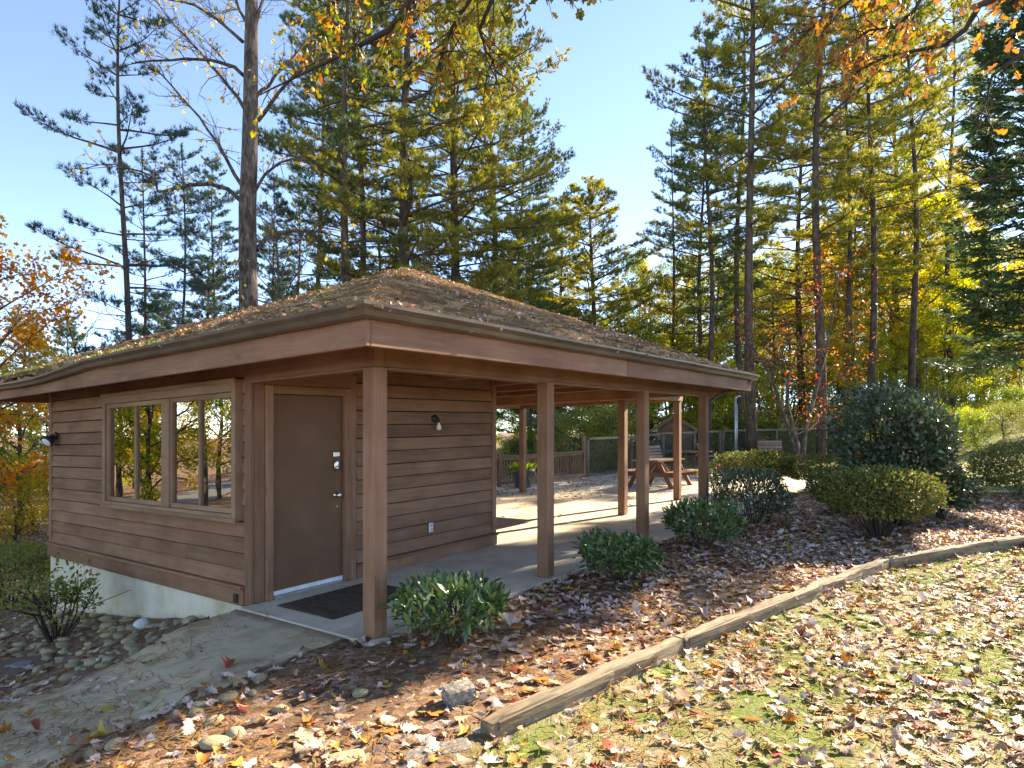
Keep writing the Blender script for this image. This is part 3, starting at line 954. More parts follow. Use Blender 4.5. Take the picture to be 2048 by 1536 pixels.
# ================================================================== STONES
def stone_mesh(seed, sx, sy, sz, mat, jag=.12, sub=2):
    import bmesh
    bm = bmesh.new(); bmesh.ops.create_icosphere(bm, subdivisions=sub, radius=1)
    R_ = random.Random(seed)
    dirs = [(Vector((R_.gauss(0, 1), R_.gauss(0, 1), R_.gauss(0, 1))).normalized(), R_.uniform(.55, .95)) for _ in range(9)]
    for v in bm.verts:
        c = v.co.normalized(); r = 1.0
        for d_, lim in dirs:
            t = c.dot(d_)
            if t > 0: r = min(r, lim / t * (1 + jag) if t * r > lim else r)
        v.co = c * r
        v.co = Vector((v.co.x * sx, v.co.y * sy, v.co.z * sz))
    me = bpy.data.meshes.new('stone'); bm.to_mesh(me); bm.free()
    for p in me.polygons: p.use_smooth = True
    me.materials.append(mat)
    return me
stones = [stone_mesh(i, 1, random.Random(i).uniform(.55, .85), random.Random(i + 50).uniform(.3, .45), ROCK, .25) for i in range(10)]
rs = random.Random(21)
cells = []
def place_stone(x, y, s, label, group, me=None, sink=.38, cat='stone', name='river_stone'):
    o = link(name, me or rs.choice(stones))
    z = float(top_z(x, y))
    o.location = (x, y, z + s * .36 * (1 - sink) * .9)
    o.scale = (s, s, s * rs.uniform(.85, 1.2))
    o.rotation_euler = (rs.uniform(-.2, .2), rs.uniform(-.2, .2), rs.uniform(0, 6.3))
    return tag(o, label, cat, group)
tries = 0
while len(cells) < 210 and tries < 9000:
    tries += 1
    by = rs.uniform(1.98, 6.6); bx = -rs.uniform(.06, 1.75 - .12 * (by - 2))
    s = rs.choice([.04, .045, .05, .06, .07, .08, .10]) * rs.uniform(.8, 1.15)
    if bx < -1.0 and s > .1 and by < 2.5: continue
    if bx < -.5 and by < 2.15: continue
    if any((bx - c[0]) ** 2 + (by - c[1]) ** 2 < (.78 * (s + c[2])) ** 2 for c in cells): continue
    cells.append((bx, by, s))
for bx, by, s in cells:
    w = b2w(bx, by)
    place_stone(w[0], w[1], s, 'rounded mossy tan river stone in the drainage bed below the foundation', 'river stones along the foundation')
edge = [(480, 1395), (520, 1385), (400, 1440), (455, 1425), (330, 1440), (505, 1415), (250, 1462), (560, 1450), (390, 1455), (425, 1475), (300, 1490), (350, 1505), (470, 1500), (430, 1520), (230, 1510), (180, 1525), (280, 1425), (600, 1500)]
for i, (px, py) in enumerate(edge):
    x, y = gp(px, py, -.12)
    place_stone(x, y, rs.uniform(.045, .095), 'half buried river stone among leaves along the near edge of the walkway', 'river stones beside the walkway', sink=.6)
place_stone(*gp(720, 1385, -.02), .07, 'lone rounded tan stone in bare soil below the corner post', None, sink=.3)
x, y = gp(283, 1246, -.35)
place_stone(x, y, .11, 'white quartz rock among the river stones by the foundation', None, stone_mesh(77, 1, .8, .7, QUARTZ, .1), sink=.2, cat='rock', name='quartz_rock')
# granite block at the end of the first timber
import bmesh
def block(name, px, py, dims, rz, lab, mat, sink=.02, seed=1, cat='stone', g=-.05):
    bm = bmesh.new(); bmesh.ops.create_cube(bm, size=1)
    bmesh.ops.subdivide_edges(bm, edges=bm.edges[:], cuts=3, use_grid_fill=True)
    R_ = random.Random(seed)
    for v in bm.verts:
        n = v.co.copy()
        c = max(abs(n.x), abs(n.y), abs(n.z)); l = n.length
        n = n * (1 - .28 * max(0, l / c - 1.15))
        n += Vector((R_.uniform(-1, 1), R_.uniform(-1, 1), R_.uniform(-1, 1))) * .035
        v.co = Vector((n.x * dims[0], n.y * dims[1], n.z * dims[2]))
    me = bpy.data.meshes.new(name); bm.to_mesh(me); bm.free(); me.materials.append(mat)
    o = link(name, me); x, y = gp(px, py, g)
    o.location = (x, y, float(top_z(x, y)) + dims[2] * .5 - sink); o.rotation_euler = (.05, -.06, rz)
    return tag(o, lab, cat)
block('granite_block', 918, 1412, (.19, .15, .12), .5, 'speckled grey granite block beside the end of the nearest timber', GRANITE, .02, 3)
block('flat_stone', 905, 1505, (.2, .13, .06), .2, 'flat grey stone sunk in leaves in front of the granite block', GRANITE, .045, 4)
block('flat_stone', 838, 1524, (.16, .12, .08), .9, 'dark grey stone at the bottom edge left of the flat stone', GRANITE, .055, 5)
block('flat_stone', 935, 1470, (.15, .08, .05), -.3, 'thin grey stone between the granite block and the flat stone', GRANITE, .04, 6)
block('flat_stone', 690, 1530, (.2, .13, .07), .3, 'tan flat stone at the bottom edge below the bare soil', ROCK, .05, 8)
# round access cover
x, y = gp(28, 1322, -.42)
cv = empty('access_cover', (x, y, float(top_z(x, y))), .3, 'round brown utility cover with a metal cap lying in leaves', 'access cover')
MB().lathe([(.27, -.05), (.27, .035), (.26, .045), (.02, .045)], 28).build('disc', noise_mat('cover_brown', [(.3, (.12, .075, .05)), (.7, (.2, .13, .09))], 9), cv)
MB().lathe([(.085, .046), (.085, .055), (.075, .062), (.01, .062)], 18, (.06, .0, 0)).build('cap', plain('cap_grey', (.16, .17, .17), .5), cv)

# ================================================================== TERRACE FURNITURE, FENCE, SHED
# railing
def rail_run(a, b_, h, lab):
    L_ = math.hypot(b_[0] - a[0], b_[1] - a[1]); ang = math.atan2(b_[1] - a[1], b_[0] - a[0])
    za = float(top_z(*a)); zb = float(top_z(*b_)); sl = (zb - za) / L_
    o = empty('baluster_railing', (a[0], a[1], za), ang, lab, 'railing')
    s = lambda m: m.map(lambda x, y, z: (x, y, z + sl * x))
    s(MB().box(0, L_, -.07, .07, h - .04, h)).build('top_rail', WZ, o)
    s(MB().box(0, L_, -.02, .02, h - .13, h - .042)).build('rail', WZ, o)
    s(MB().box(0, L_, -.03, .03, .06, .15)).build('rail', WZ, o)
    for e in (0, L_ * .5, L_ - .05):
        s(MB().box(e - .045, e + .045, -.045, .045, 0, h + (.5 if e > L_ * .9 else -.041))).build('post', WZ, o)
    x = .12; k = 0; me = None
    while x < L_ - .1:
        if abs(x - L_ * .5) > .07:
            if me is None: me = MB().box(-.019, .019, .021, .05, .05, h - .05).mesh('baluster', WZ)
            c = link('baluster', me, o); c.location = (x, 0, sl * x)
        x += .125
    return o
RA, RB = (-3.2, 15.7), (2.45, 21.7)
rail_run(RA, RB, .9, 'low brown railing with upright balusters along the terrace edge')

FENCEW = GREYW
def fence_run(pts_posts, h, lab, wire):
    a = pts_posts[0]
    za = float(gz(*a))
    o = empty('rail_fence', (a[0], a[1], za), 0, lab, 'fence')
    P = [Vector((p[0] - a[0], p[1] - a[1], float(gz(*p)) - za)) for p in pts_posts]
    for i, p in enumerate(P):
        w = .05
        m = MB().box(p.x - w, p.x + w, p.y - w, p.y + w, p.z - .1, p.z + h - .002); m.build('post', FENCEW, o)
    for p, q in zip(P[:-1], P[1:]):
        d_ = (q - p).normalized() * .01
        MB().bar(p + Vector((0, 0, h + .04)) + d_, q + Vector((0, 0, h + .04)) - d_, .12, .08).build('top_rail', FENCEW, o)
        if wire:
            m = MB(); Lx = (q - p).length; st = .13; u = (q - p).normalized()
            n = int((Lx + h) / st)
            for k in range(n):
                for sg in (0, 1):
                    s0 = k * st - h; z0 = 0.0; s1 = s0 + h; z1 = h
                    if s0 < 0: z0 -= s0; s0 = 0
                    if s1 > Lx: z1 -= (s1 - Lx); s1 = Lx
                    if s1 <= s0: continue
                    if sg: aa, bb = (Lx - s0, z0), (Lx - s1, z1)
                    else: aa, bb = (s0, z0), (s1, z1)
                    m.bar(p + u * aa[0] + Vector((0, 0, aa[1])), p + u * bb[0] + Vector((0, 0, bb[1])), .008, .008)
            tag(m.build('wire_mesh', plain('vinyl_wire', (.06, .06, .055), .5), o), kind='stuff')
        else:
            m = MB(); st = .14; Lx = (q - p).length; u = (q - p).normalized(); hh = h
            n = int((Lx + h) / st)
            for k in range(n):
                for sg in (0, 1):
                    s0 = k * st - h; z0 = 0.0; s1 = s0 + h; z1 = h
                    if s0 < 0: z0 -= s0; s0 = 0
                    if s1 > Lx: z1 -= (s1 - Lx); s1 = Lx
                    if s1 <= s0: continue
                    if sg: aa, bb = (Lx - s0, z0), (Lx - s1, z1)
                    else: aa, bb = (s0, z0), (s1, z1)
                    m.bar(p + u * aa[0] + Vector((0, 0, aa[1])), p + u * bb[0] + Vector((0, 0, bb[1])), .006, .006)
            tag(m.build('wire_mesh', plain('vinyl_wire', (.06, .06, .055), .5), o), kind='stuff')
    return o
fB = at(1440, 29.0); fC = at(1667, 30.0)
pA = [(RB[0] + .12, RB[1] + .1)]
for t in (.27, .5, .76, 1): pA.append((pA[0][0] + (fB[0] - pA[0][0]) * t, pA[0][1] + (fB[1] - pA[0][1]) * t))
fence_run(pA, 1.38, 'weathered top rail fence running from the railing towards the shed', True)
fence_run([(fB[0] + .13, fB[1] + .02), at(1553, 29.5), fC], 1.40, 'grey rail fence with diagonal wire mesh behind the single bench', True)

# picnic table (A-frame)
def picnic(loc, rz, lab, L_=1.85):
    o = empty('picnic_table', loc, rz, lab, 'picnic table', 'picnic tables on the terrace')
    for k in range(5):
        y = -.37 + k * .155
        bev(MB().box(-L_ / 2, L_ / 2, y, y + .14, .715, .755).build('table_plank', TABLEW, o), .005)
    for sg in (-1, 1):
        for k in range(2):
            y = sg * (.62 + k * .15) - .07
            bev(MB().box(-L_ / 2, L_ / 2, y, y + .14, .425, .462).build('seat_plank', TABLEW, o), .005)
    for ex in (-L_ / 2 + .28, L_ / 2 - .28):
        # cross bars with clipped ends
        for z0, z1, hw in ((.31, .424, .84), (.6, .714, .36)):
            c = .06
            m = MB().add([(ex, -hw, z1), (ex, -hw, z1 - .03), (ex, -hw + c, z0), (ex, hw - c, z0), (ex, hw, z1 - .03), (ex, hw, z1),
                          (ex + .045, -hw, z1), (ex + .045, -hw, z1 - .03), (ex + .045, -hw + c, z0), (ex + .045, hw - c, z0), (ex + .045, hw, z1 - .03), (ex + .045, hw, z1)],
                         [(0, 1, 2, 3, 4, 5), (11, 10, 9, 8, 7, 6)] + [(i, (i + 1) % 6 + 0, (i + 1) % 6 + 6, i + 6) for i in range(6)])
            m.build('cross_bar', TABLEW, o)
        for sg in (-1, 1):
            MB().bar((ex + .07, sg * .62, 0.0), (ex + .07, sg * .22, .712), .045, .11, (0, 1, 0)).build('leg', TABLEW, o)
    for sg in (-1, 1):
        MB().bar((sg * (L_ / 2 - .24), 0, .37), (sg * .1, 0, .70), .045, .09).build('brace', TABLEW, o)
    return o
c = gp(1322, 962, 0); c = at(1318, 17.7)
picnic((c[0], c[1], float(top_z(*c))), ANG, 'near picnic table with attached plank seats beyond the pavilion posts')
# second table: octagonal top
c2 = at(1378, 24.2)
o = empty('octagonal_table', (c2[0], c2[1], float(top_z(*c2))), .2, 'dark red octagonal table with slanted legs behind the picnic table', 'table', 'picnic tables on the terrace')
PURP = paint_mat('table_red_stain', (.2, 1, 1), (.12, .06, .05), (.2, .11, .10), (.28, .18, .17))
m = MB()
oc = [(.85 * math.cos(math.pi / 8 + k * math.pi / 4), .85 * math.sin(math.pi / 8 + k * math.pi / 4)) for k in range(8)]
m.add([(x, y, .715) for x, y in oc] + [(x, y, .755) for x, y in oc], [tuple(range(8))[::-1], tuple(range(8, 16))] + [(i, (i + 1) % 8, (i + 1) % 8 + 8, i + 8) for i in range(8)])
m.build('table_top', PURP, o)
for k in range(4):
    a = math.pi / 4 + k * math.pi / 2
    MB().bar((.62 * math.cos(a), .62 * math.sin(a), 0), (.32 * math.cos(a), .32 * math.sin(a), .712), .09, .045).build('leg', TABLEW, o)
for k in range(2):
    MB().box(-.6, .6, -.045, .045, .64, .7).map(lambda x, y, z: (x, y, z + .012) if k == 0 else (y, x, z - .05)).build('stretcher', TABLEW, o)
def bench(loc, rz, lab):
    o = empty('park_bench', loc, rz, lab, 'bench', 'slatted benches by the fence')
    for k in range(5):
        y = -.02 + .11 * k
        bev(MB().box(-.62, .62, y - .42, y - .33, .42, .45).build('seat_slat', BENCHW, o), .004)
    for k in range(4):
        z = .52 + .115 * k; y = .12 + .035 * k
        bev(MB().box(-.62, .62, y, y + .025, z, z + .095).build('back_slat', BENCHW, o), .004)
    for sx in (-.5, .5):
        m = MB(); m.tube([(sx, -.4, 0), (sx, -.36, .2), (sx, -.38, .415)], .022, 6)
        m.build('leg', DARK, o)
        m = MB(); m.tube([(sx, .2, 0), (sx, .1, .22), (sx, .1, .42), (sx, .18, .66), (sx, .265, .96)], .022, 6)
        m.build('leg', DARK, o)
        m = MB(); m.tube([(sx, -.38, .405), (sx, .1, .405)], .018, 6); m.build('seat_bracket', DARK, o)
    return o
q = at(1536, 27.6); bench((q[0], q[1], float(gz(*q)) + .02), math.radians(-8), 'single slatted bench in front of the wire mesh fence')
q = at(1412, 26.4); bench((q[0], q[1], float(top_z(*q))), math.radians(62), 'slatted bench seen from the side between last pavilion post and lamp pole')
q = at(1311, 23.3); bench((q[0], q[1], float(top_z(*q))), math.radians(42), 'slatted bench partly hidden behind the near picnic table')
# lamp pole
q = at(1471, 28.3)
GALV = plain('galvanised_steel', (.55, .56, .56), .45, .6)
lp = empty('lamp_pole', (q[0], q[1], float(gz(*q))), 0, 'slim galvanised pole with a small lamp head by the fence corner', 'lamp pole')
MB().tube([(0, 0, -.1), (0, 0, 2.75)], .045, 10).build('pole', GALV, lp, True)
MB().tube([(.075, 0, .3), (.075, 0, 2.6)], .02, 8).build('conduit', GALV, lp, True)
MB().tube([(0, 0, 2.75), (.03, -.02, 2.9), (.12, -.05, 2.95)], [.045, .05, .03], 10).build('arm', GALV, lp, True)
MB().lathe([(.03, .05), (.07, .02), (.09, -.02), (.085, -.03)], 14, (.14, -.05, 2.95)).build('lamp_head', GALV, lp, True)
# planter
q = at(1046, 18.3); 
pl = empty('planter_pot', (q[0], q[1], float(top_z(*q))), 0, 'dark grey plastic planter standing at the baluster railing', 'planter')
MB().lathe([(.20, 0), (.22, .02), (.29, .44), (.33, .45), (.335, .53), (.31, .535), (.29, .48), (.02, .47)], 24).build('pot', plain('pot_grey', (.10, .105, .11), .6), pl, True)
# shed
q = at(1349, 31.6)
SHED_D = q
zs = float(gz(*q)) - .05
sd = empty('garden_shed', (q[0], q[1], zs), math.radians(-14), 'small brown gabled garden shed behind the fence', 'shed')
w2, dp_, eh, ah = .82, 2.4, 1.72, 2.27
m = MB(); m.add([(-w2, 0, 0), (w2, 0, 0), (w2, 0, eh), (0, 0, ah - .06), (-w2, 0, eh), (-w2, dp_, 0), (w2, dp_, 0), (w2, dp_, eh), (0, dp_, ah - .06), (-w2, dp_, eh)],
      [(0, 1, 2, 3, 4), (9, 8, 7, 6, 5), (1, 6, 7, 2), (5, 0, 4, 9)])
shw = m.build('wall', WZ, sd)
for k in range(13):
    z = .02 + k * .16
    if z + .16 > ah - .15: break
    hw = w2 if z + .17 < eh else w2 * max(.0, (ah - .1 - z - .16) / (ah - eh))
    MB().add([(-hw, -.03, z), (hw, -.03, z), (hw, -.008, z + .17), (-hw, -.008, z + .17), (-hw, -.002, z), (hw, -.002, z), (hw, -.002, z + .17), (-hw, -.002, z + .17)], FS).build('siding_board', WX, shw)
for sg in (-1, 1):
    m = MB()
    ov = .34; ze = eh - ov * (ah - eh) / w2
    p = [(0, -.35, ah), (sg * (w2 + ov), -.35, ze), (sg * (w2 + ov), dp_ + .3, ze), (0, dp_ + .3, ah)]
    m.add([(a[0], a[1], a[2]) for a in p] + [(a[0], a[1], a[2] + .07) for a in p], FS if sg < 0 else [f[::-1] for f in FS])
    m.build('roof', SHAKE2, sd)
    MB().bar((0, -.365, ah - .02), (sg * (w2 + ov), -.365, ze - .02), .03, .15, (0, 0, 1)).build('barge_board', WX, sd)
MB().box(-.62, .0, -.045, -.031, .02, 1.62).build('door', DOORM, sd)
m = MB()
for k in range(7): m.box(-.02, .12, -.06, -.035, .85 + k * .12, .92 + k * .12)
m.build('thermometer_board', WHITE, sd)

# ================================================================== VEGETATION
def unit(a):
    return a / np.maximum(1e-9, np.linalg.norm(a, axis=-1, keepdims=True))

def leaf_cloud(P, A, Nn, S_, T, TF, curl=None):
    """place template T (k,3) with faces TF on every point"""
    P = np.asarray(P, float); A = unit(np.asarray(A, float)); Nn = np.asarray(Nn, float)
    Bv = unit(np.cross(Nn, A)); Nv = np.cross(A, Bv)
    T = np.asarray(T, float)
    n, k = len(P), len(T)
    tz = np.broadcast_to(T[:, 2][None], (n, k))
    if curl is not None:
        tz = tz + curl[0][:, None] * (T[:, 0][None] - .5) ** 2 * 2 + curl[1][:, None] * T[:, 1][None] ** 2 * 3 + curl[2][:, None] * (T[:, 0][None] - .5) * T[:, 1][None] * 2
    S_ = np.asarray(S_, float)[:, None, None]
    V = P[:, None] + S_ * (T[None, :, 0:1] * A[:, None] + T[None, :, 1:2] * Bv[:, None] + tz[..., None] * Nv[:, None])
    Fq = (np.asarray(TF)[None] + (np.arange(n) * k)[:, None, None]).reshape(-1, len(TF[0]))
    return V.reshape(-1, 3), Fq

T_DIA = [(0, 0, 0), (.42, .27, .06), (1, 0, -.03), (.42, -.27, .06)]; F_DIA = [(0, 3, 2, 1)]
T_LAN = [(0, 0, 0), (.35, .15, .05), (.35, -.15, .05), (.72, .13, .02), (.72, -.13, .02), (1, 0, -.06), (.4, 0, -.01)]
F_LAN = [(0, 6, 1), (0, 2, 6), (1, 6, 3), (6, 2, 4), (6, 4, 3), (3, 4, 5)]
T_MAP = [(0, 0, 0), (.22, .30, .03), (.30, .17, 0), (.55, .45, .05), (.62, .2, 0), (1, 0, -.04), (.62, -.2, 0), (.55, -.45, .05), (.30, -.17, 0), (.22, -.30, .03)]
F_MAP = [(0, 2, 1), (0, 4, 2), (2, 4, 3), (0, 5, 4), (0, 6, 5), (0, 8, 6), (8, 7, 6), (0, 9, 8)]
def oak_template(full=True):
    if full:
        t = [0, .15, .23, .33, .41, .52, .61, .71, .80, .90, .95, 1.0]
        w = [.012, .03, .17, .115, .26, .15, .34, .17, .27, .12, .13, .0]
        sl = [0, 0, .01, 0, .03, 0, .05, 0, .06, 0, .01, 0]
    else:
        t = [0, .18, .34, .5, .66, .84, 1.0]
        w = [.02, .17, .12, .33, .17, .24, .0]
        sl = [0, .01, 0, .03, 0, .04, 0]
    T = []; Fq = []
    for a, b_, s in zip(t, w, sl):
        T += [(a + s, b_, 0), (a, 0, -.012), (a + s, -b_, 0)]
    for i in range(len(t) - 1):
        q = i * 3
        Fq += [(q, q + 3, q + 4, q + 1), (q + 1, q + 4, q + 5, q + 2)]
    return T, [f[::-1] for f in Fq]
T_OAK, F_OAK = oak_template(True)
T_OAKS, F_OAKS = oak_template(False)

NEED = leaf_mat('pine_needles', [(0, (.045, .085, .04)), (.35, (.085, .135, .05)), (.7, (.14, .18, .055)), (1, (.25, .23, .05))], .42, .5)
NEEDG = leaf_mat('sun_tinted_pine_needles', [(0, (.10, .125, .03)), (.4, (.2, .215, .045)), (.75, (.33, .30, .055)), (1, (.46, .34, .06))], .5, .5)  # yellow glow of the sun is mixed into this needle colour
NEEDB = leaf_mat('blue_green_needles', [(0, (.03, .06, .045)), (.5, (.05, .095, .065)), (1, (.085, .13, .07))], .3, .5)
CYP = leaf_mat('cypress_sprays', [(0, (.045, .09, .05)), (.4, (.07, .13, .065)), (.75, (.11, .17, .07)), (1, (.2, .17, .08))], .3, .6, .25)
YEL = leaf_mat('yellow_leaves', [(0, (.42, .25, .02)), (.5, (.55, .36, .03)), (1, (.6, .42, .07))], .45)
YG = leaf_mat('yellow_green_leaves', [(0, (.15, .2, .025)), (.4, (.3, .33, .04)), (.75, (.46, .42, .05)), (1, (.56, .4, .05))], .55, bright=1.15)
GOLD = leaf_mat('gold_leaves', [(0, (.34, .26, .03)), (.45, (.55, .38, .04)), (.8, (.5, .37, .05)), (1, (.26, .27, .04))], .55, bright=1.1)
GRN = leaf_mat('green_leaves', [(0, (.08, .14, .025)), (.5, (.17, .24, .04)), (1, (.32, .36, .06))], .5)
ORG = leaf_mat('orange_leaves', [(0, (.5, .14, .015)), (.4, (.58, .24, .02)), (.8, (.6, .33, .03)), (1, (.45, .09, .02))], .45)
RED = leaf_mat('red_leaves', [(0, (.26, .05, .035)), (.4, (.42, .10, .05)), (.8, (.5, .2, .08)), (1, (.2, .07, .05))], .45)
OAKT = leaf_mat('turning_oak_leaves', [(0, (.07, .10, .018)), (.3, (.17, .18, .025)), (.55, (.36, .26, .03)), (.8, (.33, .13, .02)), (1, (.17, .06, .02))], .42)
OAKB = leaf_mat('brown_oak_leaves', [(0, (.13, .06, .03)), (.4, (.26, .12, .05)), (.75, (.42, .22, .06)), (1, (.16, .13, .04))], .4)
LAUR = leaf_mat('glossy_laurel_leaves', [(0, (.035, .075, .024)), (.45, (.07, .135, .04)), (.85, (.12, .19, .055)), (.97, (.18, .24, .07)), (1, (.32, .17, .04))], .12, .28, .55)
CAM = leaf_mat('dark_glossy_leaves', [(0, (.028, .055, .027)), (.5, (.055, .092, .044)), (.9, (.10, .14, .062)), (1, (.24, .15, .10))], .1, .3, .55)
AZA = leaf_mat('azalea_leaves', [(0, (.07, .09, .025)), (.45, (.125, .15, .038)), (.8, (.19, .2, .055)), (.93, (.26, .22, .07)), (1, (.22, .11, .05))], .25, .55, .25)
AZAY = leaf_mat('dark_azalea_leaves', [(0, (.04, .065, .018)), (.45, (.08, .105, .026)), (.8, (.14, .145, .035)), (1, (.24, .16, .045))], .28, .6, .2)  # darker olive mix than the plain azalea leaves
SHR = leaf_mat('light_shrub_leaves', [(0, (.10, .15, .03)), (.5, (.2, .24, .05)), (.9, (.3, .29, .07)), (1, (.45, .22, .04))], .4, .5, .25)
GREYG = leaf_mat('grey_green_leaves', [(0, (.09, .12, .08)), (.5, (.16, .20, .13)), (1, (.22, .26, .16))], .3)
PINK = leaf_mat('pink_petals', [(0, (.55, .08, .3)), (1, (.7, .2, .5))], .3)
STRAWM = leaf_mat('pine_straw', [(0, (.20, .10, .03)), (.5, (.32, .17, .05)), (1, (.42, .26, .10))], .15)
GRASSM = leaf_mat('grass_blades', [(0, (.10, .155, .03)), (.5, (.18, .25, .05)), (.85, (.26, .31, .08)), (1, (.36, .30, .12))], .3)

def rot_about(v, axis_, ang):
    return Matrix.Rotation(ang, 3, axis_) @ v

def needle_mesh(name, P, D, rng, nd, nl, wid, mat, spread=.9):
    P = np.repeat(np.array(P), nd, 0); D = np.repeat(unit(np.array(D)), nd, 0)
    A = unit(D + rng.normal(0, spread * .5, D.shape))
    Sd = unit(np.cross(A, rng.normal(0, 1, D.shape)))
    Ln = nl * rng.uniform(.65, 1.2, (len(P), 1))
    P = P + rng.normal(0, .02, P.shape)
    V = np.stack([P - Sd * wid, P + Sd * wid, P + A * Ln], 1).reshape(-1, 3)
    return np_mesh(name, V, np.arange(len(V)).reshape(-1, 3), [mat])

def make_pine(seed, H, r0, clear, R, wh=.8, nb=5, tw=13, tuft=5, nd=8, nl=.2, wid=.015, mat=None, dens=1.0, bare=True, cone=0.0):
    rnd_ = random.Random(seed); rng = np.random.default_rng(seed)
    wood = MB(); ph = rnd_.uniform(0, 6)
    tr_ = lambda z: Vector((.14 * math.sin(z * .33 + ph) + .01 * z * math.sin(ph), .14 * math.cos(z * .27 + ph), z))
    zs_ = np.linspace(-.3, H, 18)
    wood.tube([tr_(z) for z in zs_], [r0 * (1 - .93 * max(0, z) / H) + .01 for z in zs_], 10)
    P, D = [], []
    z = clear * H
    if bare:
        zb = clear * H * .35
        while zb < clear * H + 4:
            a = rnd_.uniform(0, 6.28); L_ = rnd_.uniform(.5, 2.4)
            p0 = tr_(zb); d_ = Vector((math.cos(a), math.sin(a), rnd_.uniform(-.1, .25)))
            e = p0 + d_ * L_ + Vector((0, 0, rnd_.uniform(-.1, .3)))
            wood.tube([p0, p0 + d_ * L_ * .5, e], [.022, .016, .005], 4, False)
            for _ in range(3):
                q = p0.lerp(e, rnd_.uniform(.4, .95)); wood.tube([q, q + Vector((rnd_.gauss(0, .3), rnd_.gauss(0, .3), rnd_.gauss(.1, .2)))], [.007, .003], 3, False)
            zb += rnd_.uniform(.2, .6)
    while z < H - .2:
        t = (z - clear * H) / (H - clear * H)
        shape = np.interp(t, [0, .15, .4, .7, .9, 1], [.6, .85, 1.0, .78, .5, .2]) * (1 - cone) + cone * (1.05 - t)
        n = nb if rnd_.random() < .6 else nb - 1
        a0 = rnd_.uniform(0, 6.28); ww = rnd_.uniform(.65, 1.1)
        for k in range(n):
            if rnd_.random() > .93 * dens + .05: continue
            a = a0 + k * 6.283 / n + rnd_.uniform(-.4, .4)
            L_ = R * shape * ww * rnd_.uniform(.45, 1.2)
            el = math.radians(rnd_.uniform(-6, 14) + 34 * t ** 1.3)
            d_ = Vector((math.cos(a) * math.cos(el), math.sin(a) * math.cos(el), math.sin(el)))
            p = tr_(z + rnd_.uniform(-.12, .12)); pts = [p]; q = p.copy(); ns = 6
            dd = d_.copy()
            for i in range(ns):
                dd = (dd + Vector((rnd_.uniform(-.13, .13), rnd_.uniform(-.13, .13), .075 if i > 2 else -.03))).normalized()
                q = q + dd * L_ / ns; pts.append(q.copy())
            r_ = min(r0 * .4, .012 + .012 * L_)
            wood.tube(pts, [r_ * (1 - .85 * i / ns) for i in range(ns + 1)], 4, False)
            nt_ = max(4, int(tw * (L_ / R + .25)))
            for j in range(nt_):
                s = .32 + .68 * ((j + rnd_.random()) / nt_) ** .8
                i = min(ns - 1, int(s * ns)); f = s * ns - i
                b0 = pts[i].lerp(pts[i + 1], f); bd = (pts[i + 1] - pts[i]).normalized()
                sg = 1 if j % 2 else -1
                side = bd.cross(Vector((0, 0, 1))).normalized() * sg
                td = (bd * rnd_.uniform(.5, 1.0) + side * rnd_.uniform(.4, 1.0) + Vector((0, 0, rnd_.uniform(-.05, .45)))).normalized()
                tl = (.25 + .26 * L_ * (1.1 - s)) * rnd_.uniform(.6, 1.25)
                e = b0 + td * tl
                if tl > .3: wood.tube([b0, e], [.007, .003], 3, False)
                for m_ in range(tuft):
                    u = .25 + .8 * (m_ + 1) / tuft
                    P.append(b0.lerp(e, u) + Vector((rnd_.gauss(0, .06), rnd_.gauss(0, .06), rnd_.gauss(0, .05))))
                    D.append(td * .6 + Vector((rnd_.gauss(0, .35), rnd_.gauss(0, .35), .4)))
            P.append(pts[-1]); D.append(dd)
        z += wh * rnd_.uniform(.6, 1.4)
    for _ in range(24):
        P.append(tr_(H - rnd_.uniform(0, .9))); D.append(Vector((rnd_.gauss(0, .5), rnd_.gauss(0, .5), 1)))
    w_me = wood.mesh('pine_wood', BARKP, True)
    n_me = needle_mesh('pine_needles', P, D, rng, nd, nl, wid, mat or NEED)
    return w_me, n_me

